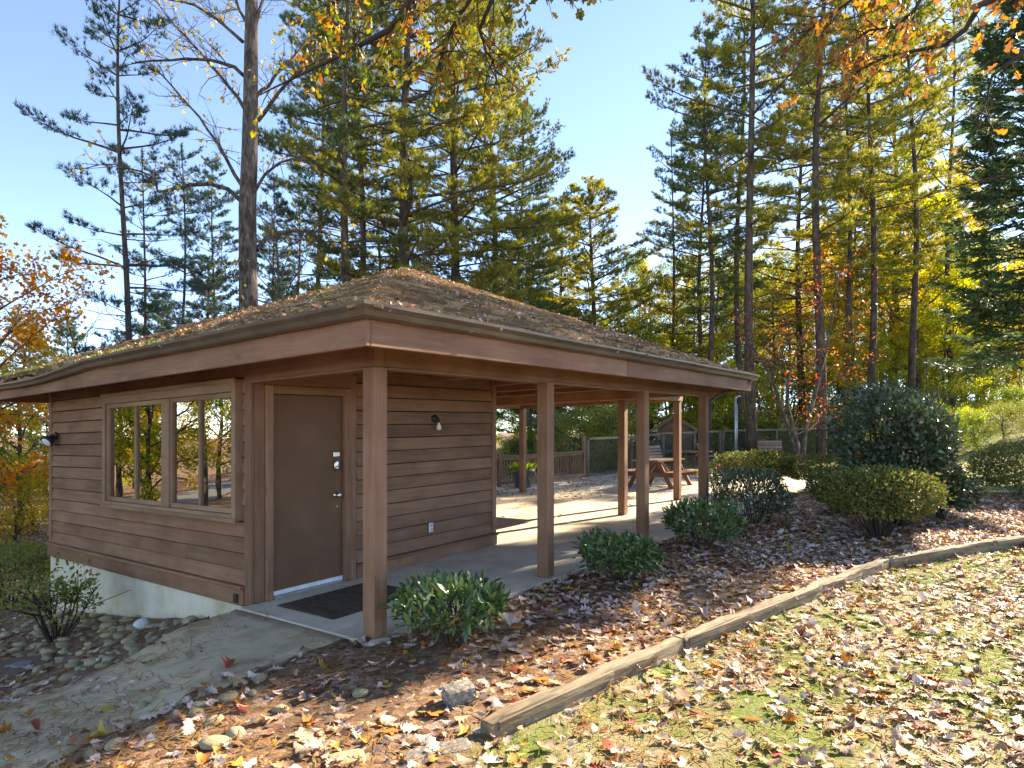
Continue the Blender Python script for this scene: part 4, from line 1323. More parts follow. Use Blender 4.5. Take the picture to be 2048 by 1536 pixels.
def make_decid(seed, H, r0, cb, R, nb=16, sub=5, twg=4, nleaf=7000, ls=.09, up=.55, jit=.18, tmpl=(T_DIA, F_DIA), mat=None, bark=None, multi=1, lean=0.0, droop=.25, round_=.5):
    rnd_ = random.Random(seed); rng = np.random.default_rng(seed)
    wood = MB(); tips = []
    stems = []
    for s_ in range(multi):
        a = rnd_.uniform(0, 6.28) if multi > 1 else rnd_.uniform(0, 6.28)
        ln = (.30 if multi > 1 else lean)
        pts = []; d_ = Vector((math.cos(a) * ln, math.sin(a) * ln, 1)).normalized(); p = Vector((.06 * s_, .03 * s_, -.2)); n = 10
        hh = H * rnd_.uniform(.75, 1.0) if multi > 1 else H * .93
        for i in range(n + 1):
            pts.append(p.copy())
            d_ = (d_ + Vector((rnd_.gauss(0, .07), rnd_.gauss(0, .07), .03))).normalized()
            p = p + d_ * hh / n
        wood.tube(pts, [r0 * (1 - .85 * i / n) + .006 for i in range(n + 1)], 8)
        stems.append(pts)
    for pts in stems:
        n = len(pts) - 1
        for k in range(nb):
            t = cb + (1 - cb) * (k + rnd_.random() * .8) / nb
            t = min(t, .985)
            i = min(n - 1, int(t * n)); p = pts[i].lerp(pts[i + 1], t * n - i)
            a = k * 2.4 + rnd_.uniform(-.5, .5)
            tt = (t - cb) / (1 - cb)
            prof = math.sin(math.pi * (.22 + .72 * tt)) ** round_
            L_ = R * prof * rnd_.uniform(.65, 1.15)
            el = up * rnd_.uniform(.4, 1.3) + .5 * tt
            d_ = Vector((math.cos(a) * math.cos(el), math.sin(a) * math.cos(el), math.sin(el)))
            bp_ = [p]; q = p.copy(); ns = 6
            for j in range(ns):
                d_ = (d_ + Vector((rnd_.gauss(0, .16), rnd_.gauss(0, .16), rnd_.gauss(.02, .10) - droop * .12))).normalized()
                q = q + d_ * L_ / ns; bp_.append(q.copy())
            rb = r0 * .42 * (1 - .6 * tt)
            rb = min(rb, .02 + .018 * L_)
            wood.tube(bp_, [rb * (1 - .82 * j / ns) for j in range(ns + 1)], 5, False)
            for m_ in range(sub):
                s = .25 + .75 * (m_ + rnd_.random()) / sub
                j = min(ns - 1, int(s * ns)); p2 = bp_[j].lerp(bp_[j + 1], s * ns - j)
                bd = (bp_[j + 1] - bp_[j]).normalized()
                d2 = (bd + Vector((rnd_.gauss(0, .6), rnd_.gauss(0, .6), rnd_.gauss(.15, .4)))).normalized()
                l2 = L_ * rnd_.uniform(.22, .42)
                q2 = [p2]; qq = p2.copy()
                for v in range(3):
                    d2 = (d2 + Vector((rnd_.gauss(0, .2), rnd_.gauss(0, .2), rnd_.gauss(0, .15) - droop * .15))).normalized()
                    qq = qq + d2 * l2 / 3; q2.append(qq.copy())
                r2 = max(.005, rb * .35)
                wood.tube(q2, [r2, r2 * .7, r2 * .45, r2 * .2], 4, False)
                tips.append((q2[1], q2[3]))
                for w_ in range(twg):
                    u = rnd_.uniform(.3, 1); jj = min(2, int(u * 3)); p3 = q2[jj].lerp(q2[jj + 1], u * 3 - jj)
                    d3 = (d2 + Vector((rnd_.gauss(0, .7), rnd_.gauss(0, .7), rnd_.gauss(0, .45)))).normalized()
                    e3 = p3 + d3 * l2 * rnd_.uniform(.3, .6)
                    wood.tube([p3, e3], [max(.003, r2 * .35), .002], 3, False)
                    tips.append((p3, e3))
    w_me = wood.mesh('tree_wood', bark or BARK, True)
    if nleaf:
        TA = np.array([list(a) for a, b_ in tips]); TB = np.array([list(b_) for a, b_ in tips])
        k = rng.integers(0, len(TA), nleaf); u = rng.uniform(.2, 1.1, (nleaf, 1))
        P = TA[k] + (TB[k] - TA[k]) * u + rng.normal(0, jit, (nleaf, 3))
        A = unit(TB[k] - TA[k]) * .4 + rng.normal(0, .7, (nleaf, 3)) + np.array([0, 0, -.35])
        Nn = rng.normal(0, .6, (nleaf, 3)) + np.array([0, 0, .7])
        V, Fq = leaf_cloud(P, A, Nn, ls * rng.uniform(.6, 1.3, nleaf), *tmpl)
        l_me = np_mesh('tree_leaves', V, Fq, [mat or YG])
    else:
        l_me = None
    return w_me, l_me

def make_cypress(seed, H, R, nbr=190, mat=None, zlow=2.7):
    rnd_ = random.Random(seed); rng = np.random.default_rng(seed)
    wood = MB(); wood.tube([(0, 0, -.3), (0.05, 0, H * .5), (0, .05, H)], [.26, .16, .02], 10)
    P, A, Nn = [], [], []
    for k in range(nbr):
        t = (k + rnd_.random()) / nbr
        z = zlow + (H - zlow - .2) * t ** 1.1
        L_ = R * (1 - .8 * t) * rnd_.uniform(.7, 1.12)
        a = k * 2.39996 + rnd_.uniform(-.3, .3); el = rnd_.uniform(.0, .3) + .4 * t
        d_ = Vector((math.cos(a) * math.cos(el), math.sin(a) * math.cos(el), math.sin(el)))
        pts = [Vector((0, 0, z))]; q = pts[0].copy(); ns = 6
        for j in range(ns):
            d_ = (d_ + Vector((rnd_.gauss(0, .07), rnd_.gauss(0, .07), -.10 + .045 * j))).normalized()
            q = q + d_ * L_ / ns; pts.append(q.copy())
        wood.tube(pts, [.03 * (1 - .85 * j / ns) for j in range(ns + 1)], 4, False)
        nsp = int(12 + 9 * L_)
        for j in range(nsp):
            s = .3 + .7 * (j + rnd_.random()) / nsp
            i = min(ns - 1, int(s * ns)); b0 = pts[i].lerp(pts[i + 1], s * ns - i); bd = (pts[i + 1] - pts[i]).normalized()
            side = bd.cross(Vector((0, 0, 1))).normalized() * (1 if j % 2 else -1)
            td = (bd * rnd_.uniform(.5, 1) + side * rnd_.uniform(.4, .9) + Vector((0, 0, rnd_.uniform(-.35, .15)))).normalized()
            tl = (.25 + .22 * L_ * (1.1 - s)) * rnd_.uniform(.7, 1.3)
            up_ = (Vector((0, 0, 1)) + Vector((rnd_.gauss(0, .3), rnd_.gauss(0, .3), 0))).normalized()
            nf = int(7 + 10 * tl)
            for f in range(nf):
                u = (f + .5) / nf; p = b0 + td * tl * u
                sd = td.cross(up_).normalized() * (1 if f % 2 else -1)
                P.append(p); A.append(td + sd * rnd_.uniform(.3, .9) + Vector((0, 0, rnd_.gauss(-.1, .2)))); Nn.append(up_)
    P = np.array([list(p) for p in P]); A = np.array([list(p) for p in A]); Nn = np.array([list(p) for p in Nn])
    V, Fq = leaf_cloud(P, A, Nn, .21 * rng.uniform(.6, 1.3, len(P)), [(0, 0, 0), (.4, .17, .02), (1, 0, 0), (.4, -.17, .02)], F_DIA)
    return wood.mesh('cypress_wood', BARKD, True), np_mesh('cypress_sprays', V, Fq, [mat or CYP])

def make_bush(seed, rx, ry, h, zb, n, ll, mat, tmpl=(T_LAN, F_LAN), nst=12, flat=.5, deep=.16, bumps=.18, up=.35, outw=.7, rs_=.007, spread=.15):
    rnd_ = random.Random(seed); rng = np.random.default_rng(seed)
    rz = (h - zb) / 2; cz = zb + rz
    d_ = unit(rng.normal(0, 1, (n * 2, 3))); d_ = d_[d_[:, 2] > -.75][:n]
    n = len(d_)
    bd = unit(rng.normal(0, 1, (26, 3))); ba = rng.uniform(-1, 1, 26) * bumps
    f = 1 + (np.exp(9 * (d_ @ bd.T - 1)) * ba[None]).sum(1)
    p_ = 2 + 2.2 * flat
    sup = (np.abs(d_) ** p_).sum(1) ** (-1 / p_)
    dep = np.clip(rng.exponential(deep, n), 0, .75)
    dep = np.where(rng.random(n) < .05, -rng.uniform(.02, .16, n), dep)
    P = d_ * (sup * f * (1 - dep))[:, None] * np.array([rx, ry, rz]) + np.array([0, 0, cz])
    low = np.clip((zb + .35 * (h - zb) - P[:, 2]) / (h - zb), 0, 1)
    P[:, :2] *= (1 - .9 * low)[:, None]
    A = unit(d_ * outw + rng.normal(0, .55, (n, 3)) + np.array([0, 0, up]))
    Nn = unit(rng.normal(0, .5, (n, 3)) + np.array([0, 0, .8]) + d_ * .4)
    V, Fq = leaf_cloud(P, A, Nn, ll * rng.uniform(.6, 1.25, n), *tmpl)
    wood = MB()
    for k in range(nst):
        a = k * 2.4 + rnd_.uniform(-.4, .4); e = Vector((rx * .75 * math.cos(a) * rnd_.uniform(.3, 1), ry * .75 * math.sin(a) * rnd_.uniform(.3, 1), cz + rz * rnd_.uniform(-.1, .6)))
        b0 = Vector((math.cos(a) * rx * spread * rnd_.random(), math.sin(a) * ry * spread * rnd_.random(), -.05))
        mid = b0.lerp(e, .45) + Vector((rnd_.gauss(0, .03), rnd_.gauss(0, .03), -.02))
        wood.tube([b0, mid, e], [rs_ * 1.3, rs_, rs_ * .4], 5, False)
        for m_ in range(4):
            s = rnd_.uniform(.25, .9); q = mid.lerp(e, s)
            e2 = q + Vector((rnd_.gauss(0, .3) * rx, rnd_.gauss(0, .3) * ry, abs(rnd_.gauss(.2, .2)) * rz * 1.2))
            wood.tube([q, e2], [rs_ * .6, rs_ * .3], 4, False)
    return wood.mesh('bush_stems', BARKD, True), np_mesh('bush_leaves', V, Fq, [mat])

def plant(name, meshes, loc, label, cat, group=None, scale=1.0, rz=0.0, mat=None, names=('trunk', 'crown'), sz=None):
    o = empty(name, loc, rz, label, cat, group)
    o.scale = (scale, scale, sz or scale)
    for nm, me in zip(names, meshes):
        if me is None: continue
        c = link(nm, me, o)
        if mat is not None and nm == names[1]:
            c.material_slots[0].link = 'OBJECT'; c.material_slots[0].material = mat
    return o
def on(px, d, dz=0.0):
    x, y = at(px, d); return (x, y, float(top_z(x, y)) + dz)

# ---------------- clipped shrubs in the bed
def shrub(px, py, w, h, zb, n, ll, mat, seed, lab, g=0.0, flat=.4, tmpl=(T_LAN, F_LAN), nst=14, name='clipped_shrub', group=None, ry=None, **kw):
    x, y = gp(px, py, g)
    ms = make_bush(seed, w / 2, (ry or w) / 2, h, zb, n, ll, mat, tmpl, nst, flat, **kw)
    return plant(name, ms, (x, y, float(top_z(x, y)) - .01), lab, 'shrub', group, names=('stems', 'foliage'))
bedg = 'clipped shrubs in the leafy bed'
shrub(905, 1285, .80, .46, .19, 1050, .10, LAUR, 1, 'nearest glossy laurel shrub beside the corner post', group=bedg, deep=.2, outw=.7, flat=.7, up=.55)
shrub(1245, 1158, .86, .48, .15, 1700, .085, LAUR, 2, 'second laurel shrub in the row between the second and third posts', group=bedg)
shrub(1402, 1093, .98, .62, .16, 2000, .085, LAUR, 3, 'third laurel shrub in the row in front of the last posts', group=bedg)
shrub(1506, 1048, 1.05, .86, .14, 2500, .085, CAM, 4, 'dark rounded shrub, farthest of the clipped row', group=bedg, flat=.6)
shrub(1755, 1074, 1.34, .96, .30, 8000, .06, AZA, 5, 'wide olive green flat-topped azalea bush with bare stems below', group=bedg, flat=.55, nst=26, rs_=.011, deep=.12, tmpl=(T_DIA, F_DIA))
shrub(1672, 1024, .9, .8, .2, 3600, .06, AZA, 6, 'small olive azalea bush half hidden behind the flat-topped one', group=bedg, tmpl=(T_DIA, F_DIA))
shrub(1800, 1046, 1.68, 2.42, .12, 10000, .09, CAM, 27, 'tall dark glossy camellia bush towering over the bed', flat=.1, nst=24, rs_=.02, bumps=.42, deep=.22, name='camellia_bush', tmpl=(T_DIA, F_DIA))
shrub(1880, 1036, .85, 1.15, .08, 4200, .09, CAM, 17, 'low dark glossy bush at the right foot of the camellia', flat=.1, name='camellia_bush', bumps=.6, tmpl=(T_DIA, F_DIA))
shrub(1508, 985, 1.65, 1.0, .3, 7500, .06, AZAY, 8, 'azalea hedge with yellowish top in front of the single bench', flat=.5, nst=20, rs_=.01, name='azalea_hedge', tmpl=(T_DIA, F_DIA))
shrub(1640, 985, 1.75, .85, .3, 7000, .06, AZAY, 9, 'open azalea hedge left of the camellia with bare stems', flat=.5, nst=16, rs_=.012, name='azalea_hedge', deep=.1, tmpl=(T_DIA, F_DIA))
shrub(2045, 990, 1.75, 1.1, .12, 8500, .065, AZA, 10, 'rounded olive azalea cut off by the right edge', flat=.4, name='azalea_bush', tmpl=(T_DIA, F_DIA))
shrub(1440, 1010, .8, .95, .25, 1500, .05, AZAY, 12, 'thin azalea with a few pink flowers behind the last post', name='azalea_bush', tmpl=(T_DIA, F_DIA), deep=.3, flat=.1)
# pink azalea flowers
fl_spots = [(1587, 917, 15.2), (1610, 922, 15.2), (1437, 933, 13.6), (1432, 992, 13.0), (1427, 998, 12.8), (1441, 990, 13.1)]
rp = np.random.default_rng(4)
for i, (px, py, d_) in enumerate(fl_spots):
    p = pw(px, py, d_)
    n = 9
    A = rp.normal(0, .6, (n, 3)) + np.array([0, -.4, .5])
    V, Fq = leaf_cloud(rp.normal(0, .018, (n, 3)), A, rp.normal(0, 1, (n, 3)), np.full(n, .07), T_DIA, F_DIA)
    o = link('azalea_flower', np_mesh('azalea_flower', V, Fq, [PINK])); o.location = p
    tag(o, 'pink flower on the azalea hedge by the camellia' if i < 2 else 'pink flower on the thin azalea behind the last post', 'flower', 'pink azalea flowers')
# left shrubs
shrub(112, 1272, 1.15, .85, .2, 950, .06, SHR, 13, 'loose light green shrub in front of the left foundation corner', g=-.56, flat=.05, nst=16, deep=.45, bumps=.5, name='loose_shrub', tmpl=(T_DIA, F_DIA), rs_=.01)
shrub(20, 1190, 1.9, 1.05, .3, 3800, .06, SHR, 14, 'flat layered shrub at the left edge in front of the road', g=-.8, flat=.3, nst=12, deep=.3, bumps=.4, name='loose_shrub', tmpl=(T_DIA, F_DIA), rs_=.012)
# plant in the planter
rp = np.random.default_rng(9)
n = 260
A = unit(rp.normal(0, .5, (n, 3)) + np.array([0, 0, .75])); Sd = unit(np.cross(A, rp.normal(0, 1, (n, 3))))
B0 = np.concatenate([rp.normal(0, .1, (n, 2)), np.full((n, 1), .46)], 1); Ln = rp.uniform(.12, .3, (n, 1))
dr = np.array([0, 0, -.35]) * Ln
V = np.stack([B0 - Sd * .006, B0 + Sd * .006, B0 + A * Ln, B0 + A * Ln * 1.6 + dr], 1).reshape(-1, 3)
Fq = np.concatenate([np.arange(n)[:, None] * 4 + np.array([[0, 1, 2]]), np.arange(n)[:, None] * 4 + np.array([[1, 3, 2]])])
o = link('planter_grass', np_mesh('planter_grass', V, Fq, [GRN])); o.location = pl.location
tag(o, 'wispy pale green grass growing in the grey planter', 'plant')

# ================================================================== TREES
# --- tall tulip poplar with hand placed limbs
POP_D = 16.5
def limb(pts, r0, r1, dd, wood, tips, rnd_, base_d=POP_D):
    n = len(pts); V = []
    for i, (px, py) in enumerate(pts):
        V.append(pw(px, py, base_d + dd * i / (n - 1)))
    # subdivide
    W = []
    for a, b_ in zip(V[:-1], V[1:]):
        for k in range(2):
            W.append(a.lerp(b_, k / 2) + Vector((rnd_.gauss(0, .008), rnd_.gauss(0, .02), rnd_.gauss(0, .008))))
    W.append(V[-1])
    R_ = [r0 + (r1 - r0) * i / (len(W) - 1) for i in range(len(W))]
    wood.tube(W, R_, 6, False)
    L_ = sum((b_ - a).length for a, b_ in zip(W[:-1], W[1:]))
    for k in range(int(3 + L_ * 4.2)):
        s = rnd_.uniform(.2, 1); j = min(len(W) - 2, int(s * (len(W) - 1)))
        p = W[j]; d_ = (W[j + 1] - W[j]).normalized()
        d2 = (d_ * .7 + Vector((rnd_.gauss(0, .6), rnd_.gauss(0, .6), rnd_.gauss(.15, .55)))).normalized()
        q = [p]; x = p.copy(); l = rnd_.uniform(.5, 1.5)
        for v in range(4):
            d2 = (d2 + Vector((rnd_.gauss(0, .2), rnd_.gauss(0, .2), rnd_.gauss(.0, .2)))).normalized()
            x = x + d2 * l / 4; q.append(x.copy())
        wood.tube(q, [.013, .01, .008, .006, .003], 4, False)
        tips.append((q[2], q[4]))
        for v in range(5):
            u = rnd_.uniform(.2, 1); jj = min(3, int(u * 4)); p3 = q[jj]
            e = p3 + (d2 + Vector((rnd_.gauss(0, .8), rnd_.gauss(0, .8), rnd_.gauss(0, .6)))).normalized() * rnd_.uniform(.2, .5)
            wood.tube([p3, e], [.005, .002], 3, False); tips.append((p3, e))
rl = random.Random(3)
wood = MB(); tips = []
tz = [pw(497, 760, POP_D), pw(497, 620, POP_D), pw(496, 520, POP_D), pw(495, 420, POP_D), pw(499, 320, POP_D), pw(501, 220, POP_D), pw(502, 120, POP_D), pw(503, 0, POP_D), pw(506, -150, POP_D), pw(508, -320, POP_D)]
xb, yb = at(497, POP_D); zbp = float(gz(xb, yb))
tz = [Vector((xb, yb, zbp - .2))] + tz
wood.tube(tz, [.29, .25, .235, .225, .215, .20, .185, .17, .15, .1, .02], 14)
limbs = [([(480, 400), (455, 378), (420, 368), (380, 370), (345, 378), (318, 384), (310, 362), (300, 350), (265, 338), (230, 330), (165, 327)], .06, .008, -1.2),
         ([(487, 375), (470, 350), (450, 310), (435, 285), (400, 235), (360, 190), (325, 150), (290, 128), (262, 126)], .055, .012, .8),
         ([(490, 155), (470, 135), (440, 125), (400, 119), (340, 119), (270, 125)], .055, .02, -1.0),
         ([(492, 220), (475, 195), (440, 150), (400, 105), (370, 72), (345, 45), (310, 0)], .055, .018, 1.0),
         ([(487, 85), (465, 65), (430, 35), (390, 12), (340, 0), (300, -10)], .05, .015, -.8),
         ([(512, 500), (530, 480), (560, 465), (610, 461), (650, 465), (680, 475)], .07, .02, 1.5),
         ([(510, 385), (530, 350), (560, 325), (585, 318), (640, 330)], .05, .008, -1.0),
         ([(515, 240), (545, 205), (570, 170), (610, 135), (650, 110), (700, 75)], .06, .015, -1.5),
         ([(512, 190), (535, 170), (560, 140), (600, 100), (630, 60)], .05, .012, 1.2),
         ([(500, 60), (480, 20), (470, -10), (455, -60)], .05, .02, .3),
         ([(512, 50), (525, 0), (545, -60)], .05, .02, .5),
         ([(505, 560), (470, 555), (440, 560), (415, 580), (405, 610)], .03, .008, -1)]
for pts, r0, r1, dd in limbs:
    limb(pts, r0, r1, dd, wood, tips, rl)
org = Vector((xb, yb, zbp))
wood.map(lambda x, y, z: (x - org.x, y - org.y, z - org.z))
pop_w = wood.mesh('poplar_wood', BARK, True)
rp = np.random.default_rng(8)
n = 750
TA = np.array([list(a - org) for a, b_ in tips]); TB = np.array([list(b_ - org) for a, b_ in tips])
k = rp.integers(0, len(TA), n); P = TA[k] + (TB[k] - TA[k]) * rp.uniform(.3, 1.05, (n, 1)) + rp.normal(0, .05, (n, 3))
V, Fq = leaf_cloud(P, rp.normal(0, .6, (n, 3)) + np.array([0, 0, -.5]), rp.normal(0, 1, (n, 3)), rp.uniform(.07, .14, n), T_MAP, F_MAP)
plant('poplar_tree', (pop_w, np_mesh('poplar_leaves', V, Fq, [YEL])), org, 'tall tree with thick grey trunk and few yellow leaves behind the left roof', 'tree', names=('trunk', 'crown'))

# --- pine prototypes
PA = make_pine(101, 26, .24, .14, 5.2, wh=.66, tw=18, tuft=5, nd=15, nl=.21, wid=.011)                     # full
PB = make_pine(102, 26, .185, .34, 3.7, wh=.85, tw=17, tuft=4, nd=16, nl=.21, wid=.0105, dens=.9)         # tall, open below
PC = make_pine(103, 20, .13, .3, 2.8, wh=.8, nb=4, tw=11, tuft=4, nd=14, nl=.2, wid=.009, dens=.85)         # thin sparse
PD = make_pine(104, 17, .2, .06, 4.1, wh=.5, tw=15, tuft=5, nd=14, nl=.21, wid=.011, bare=False, cone=.2) # young, to the ground

pg = 'white pines behind the pavilion'
def pine(px, d, proto, lab, s=1.0, rz=0.0, mat=None, g=pg, sz=None):
    return plant('pine_tree', proto, on(px, d), lab, 'pine tree', g, s, rz, mat, sz=sz)
pine(250, 22, PC, 'thin sparse pine with slender reddish trunk left of the poplar', 1.0, .4, NEEDB)
pine(287, 29, PC, 'dark thin pine just right of the slender reddish one', .82, 1.7, NEEDB)
pine(362, 30, PC, 'thin dark pine midway between slender pine and poplar', .85, 2.6, NEEDB)
pine(430, 36, PB, 'blue-green pine directly left of the poplar trunk', .72, 4.0, NEEDB)
pine(545, 33, PB, 'pine directly right of the poplar trunk', .62, 1.2, NEEDB)
pine(592, 37, PC, 'thin pine between poplar and the twin pine trunks', .95, 3.2, NEEDB)
pine(688, 24, PB, 'left of the twin grey pine trunks above the roof ridge', 1.05, .6, NEED)
pine(722, 27.5, PB, 'right of the twin grey pine trunks above the roof ridge', 1.0, 2.9, NEED)
pine(815, 26.5, PA, 'big full pine rising behind the roof peak', 1.12, 1.9, NEEDG)
pine(905, 29.5, PA, 'big dense pine right of the roof peak', 1.12, 4.2, NEEDG)
pine(985, 33, PA, 'full pine forming the right flank of the central pine mass', .92, 5.2, NEED)
pine(760, 35, PB, 'pine deep behind the roof peak', .85, 2.2, NEEDG)
pine(1060, 40, PD, 'low full pine at the foot of the central pine mass', .92, 3.1, NEED)
pine(1185, 38, PD, 'medium pine standing alone in the sky gap', 1.2, .3, NEEDG, sz=.96)
pine(640, 31, PB, 'dark pine left of the twin grey trunks', .9, 5.1, NEEDB)
pine(1040, 37, PA, 'green pine stepping down to the right of the central pine mass', .78, 2.7, NEED)
pine(1118, 43, PD, 'soft pine tinted sunlit gold left of the lone medium pine', 1.0, 1.9, NEEDG)
pine(1240, 45, PD, 'soft pine tinted sunlit gold right of the lone medium pine', .72, 4.9, NEEDG)
g2 = 'tall pines on the right'
pine(1402, 39, PA, 'full green pine at the left edge of the right group', .82, 2.2, NEEDG, g2)
pine(1600, 47, PA, 'far full pine high above the dogwood', 1.1, 1.4, NEEDG, g2)
pine(1700, 38, PB, 'tall pine right behind the straight trunked one', 1.05, 3.0, NEEDG, g2)
pine(1790, 45, PA, 'far full pine above the camellia', 1.1, 5.5, NEEDG, g2)
pine(1345, 38, PC, 'thin pine at the left edge of the right group', .95, .9, NEED, g2)
pine(1420, 31, PB, 'slim leftmost tall pine of the right group', .86, 2.0, NEED, g2, .8)
pine(1505, 27, PB, 'tall dark trunked pine rising behind the right roof corner', 1.12, 3.9, NEEDG, g2)
pine(1478, 34, PB, 'full pine close behind the dark trunked one', 1.0, 5.0, NEED, g2)
pine(1635, 27, PB, 'tall pine with straight trunk right of the dogwood', 1.08, 5.6, NEEDG, g2)
pine(1742, 31, PB, 'pine tinted sunlit gold between straight trunk and ivy trunk', 1.0, 1.1, NEEDG, g2)
pine(1830, 33, PB, 'ivy covered tall trunk behind the camellia', 1.0, 2.4, NEEDG, g2)
pine(1690, 44, PB, 'far pine seen between the tall right trunks', .95, 2.0, NEEDG, g2)
pine(1900, 38, PB, 'tall pine left of the big dark cypress', 1.0, 4.4, NEEDG, g2)
pine(415, 34, PD, 'blue-green full pine low behind the poplar trunk', .74, 4.4, NEEDB)
pine(310, 38, PD, 'blue-green full pine low behind the two thin dark pines', .72, 3.4, NEEDB)
pine(560, 40, PD, 'blue-green full pine low between poplar and twin trunks', .8, 2.4, NEEDB)
pine(140, 44, PD, 'far bluish pine low on the left', .7, .5, NEEDB)
pine(60, 38, PD, 'bluish pine behind the orange maple', .62, 1.4, NEEDB)
pine(330, 48, PD, 'far bluish pine behind the thin trunks', .72, 2.5, NEEDB)
pine(470, 52, PD, 'far bluish pine behind the poplar trunk', .75, 5.2, NEEDB)
pine(620, 50, PD, 'far pine left of the twin trunks low over the roof', .75, .9, NEEDB)

# --- deciduous prototypes
DY = make_decid(201, 10, .14, .12, 3.2, 20, 6, 5, 11000, .15, mat=YG)
DG = make_decid(202, 13, .17, .2, 3.4, 22, 6, 4, 11000, .15, mat=GOLD)
DR = make_decid(203, 7.6, .085, .22, 2.9, 9, 6, 5, 1500, .10, mat=RED, multi=3, up=.6, jit=.1)
DM = make_decid(204, 9, .13, .2, 3.2, 18, 6, 5, 5600, .13, mat=ORG, tmpl=(T_MAP, F_MAP), jit=.14)
DB = make_decid(205, 14, .16, .25, 3.4, 16, 7, 6, 500, .09, mat=OAKB)
DU = make_decid(206, 3.6, .05, .08, 1.9, 12, 6, 5, 5200, .11, mat=YG, multi=2)

def tree(px, d, proto, lab, s=1.0, rz=0.0, mat=None, g=None, name='woodland_tree', sz=None):
    return plant(name, proto, on(px, d), lab, 'tree', g, s, rz, mat, sz=sz)
tree(1606, 23.0, DR, 'open dogwood with sparse red leaves behind the azalea hedge', 1.0, .6, None, name='dogwood_tree')
tree(232, 40, DM, 'red leaved tree low over the left roof', .92, .3, RED)
tree(330, 44, DM, 'small red tree right of the slender pine', .85, 1.3, RED)
tree(-95, 15.5, DM, 'orange and yellow maple reaching in at the left edge', 1.0, .9, None, name='maple_tree')
tree(40, 24, DG, 'yellow tree below the left eave corner', .62, 2.0, GOLD)
tree(-60, 20, DY, 'green and yellow tree at the left edge below the eave', .55, 4.0, GRN)
tree(95, 33, DY, 'yellow-green tree beyond the left wall corner', .62, 1.0, YG)
tree(-20, 30, DB, 'bare branched tree at the far left against the sky', .95, 1.0)
tree(150, 27, DB, 'leafless tree behind the left roof end', .72, 3.0)
tree(600, 22, DB, 'bare twiggy tree right of the poplar', .78, .5)
tree(880, 21.5, DB, 'twiggy tree with few yellow leaves before the big pine', .62, 2.2, YEL)
tree(1375, 36, DU, 'light green young tree behind the right roof slope', 1.5, .4, YG)
tree(1290, 36, DY, 'yellow-green tree behind the roof slope right of the lone pine', .75, .4, YG)
# woodland backdrop behind the fence
rw = random.Random(77)
wl = 'woodland trees behind the terrace'
k = 0
for px in range(940, 1480, 46):
    d_ = rw.uniform(33, 42)
    tree(px + rw.uniform(-15, 15), d_, rw.choice([DY, DY, DG]), 'yellow-green woodland tree seen between the pavilion posts', rw.uniform(.5, .72), rw.uniform(0, 6), rw.choice([YG, YG, GRN]), wl)
for px in range(1460, 2120, 42):
    d_ = rw.uniform(34, 46)
    if 1520 < px < 1640: continue
    tree(px + rw.uniform(-15, 15), d_, rw.choice([DY, DG, DG]), 'golden woodland tree among the tall right pines', rw.uniform(.38, .5) if px < 1650 else rw.uniform(.5, .85), rw.uniform(0, 6), rw.choice([YG, GOLD, GOLD, YG]), 'golden trees of the right wood')
for px in range(1500, 2120, 38):
    tree(px + rw.uniform(-20, 20), rw.uniform(52, 70), DG, 'distant golden tree deep in the right wood', rw.uniform(.85, 1.2), rw.uniform(0, 6), rw.choice([GOLD, YG]), 'distant golden trees of the right wood')
for px in range(1270, 1640, 40):
    tree(px + rw.uniform(-15, 15), rw.uniform(50, 62), DG, 'distant yellow-green tree between the roof slope and the tall right pines', rw.uniform(.95, 1.3), rw.uniform(0, 6), rw.choice([YG, YG, GRN, GOLD]), 'distant trees left of the right wood')
for px in range(1700, 2000, 75):
    tree(px + rw.uniform(-20, 20), rw.uniform(38, 47), DG, 'taller golden tree with open crown between the right pine trunks', rw.uniform(1.1, 1.45), rw.uniform(0, 6), rw.choice([GOLD, YG]), 'taller golden trees of the right wood')
for px in range(900, 1500, 70):
    tree(px + rw.uniform(-20, 20), rw.uniform(50, 60), DY, 'distant green tree beyond the terrace', rw.uniform(.75, .95), rw.uniform(0, 6), rw.choice([GRN, YG]), 'distant trees beyond the terrace')
# undergrowth
for px in range(1400, 2050, 36):
    plant('wild_shrub', DU, on(px + rw.uniform(-10, 10), rw.uniform(43, 50), -.2), 'tall leafy thicket shrub far behind the right pine trunks', 'shrub', 'thicket behind the right pine trunks', rw.uniform(1.1, 1.7), rw.uniform(0, 6), rw.choice([YG, YG, GOLD, GRN]))
ug = 'undergrowth along the fence and wood edge'
for px in range(1000, 2130, 34):
    if px < 1180: d_ = rw.uniform(23.5, 27)
    elif 1270 < px < 1450: d_ = rw.uniform(35, 38)
    elif px < 1450: d_ = rw.uniform(30, 34)
    elif px < 1700: d_ = rw.uniform(31.5, 35)
    else: d_ = rw.uniform(29, 34)
    plant('wild_shrub', DU, on(px + rw.uniform(-10, 10), d_, -.15), 'wild yellow-green shrub in the undergrowth behind the fence' if px < 1700 else 'wild green shrub along the edge of the right wood', 'shrub', ug if px < 1700 else 'undergrowth of the right wood', rw.uniform(.38, .8), rw.uniform(0, 6), rw.choice([YG, GRN, AZAY, SHR]))
for px in (1755, 1800, 1850, 1905, 1960, 2010, 2060, 2110):
    plant('wild_shrub', DU, on(px, rw.uniform(25.5, 28.5), -.1), 'bright shrub on the bank beyond the small lawn', 'shrub', 'shrubs on the bank beyond the lawn', rw.uniform(.38, .62), rw.uniform(0, 6), rw.choice([GRN, YG, SHR]))
q = at(1325, 30.3); plant('grey_shrub', make_bush(31, .9, .7, .95, .05, 3000, .12, GREYG, (T_DIA, F_DIA)), (q[0], q[1], float(gz(*q))), 'grey-green rounded shrub in front of the garden shed', 'shrub', names=('stems', 'foliage'))
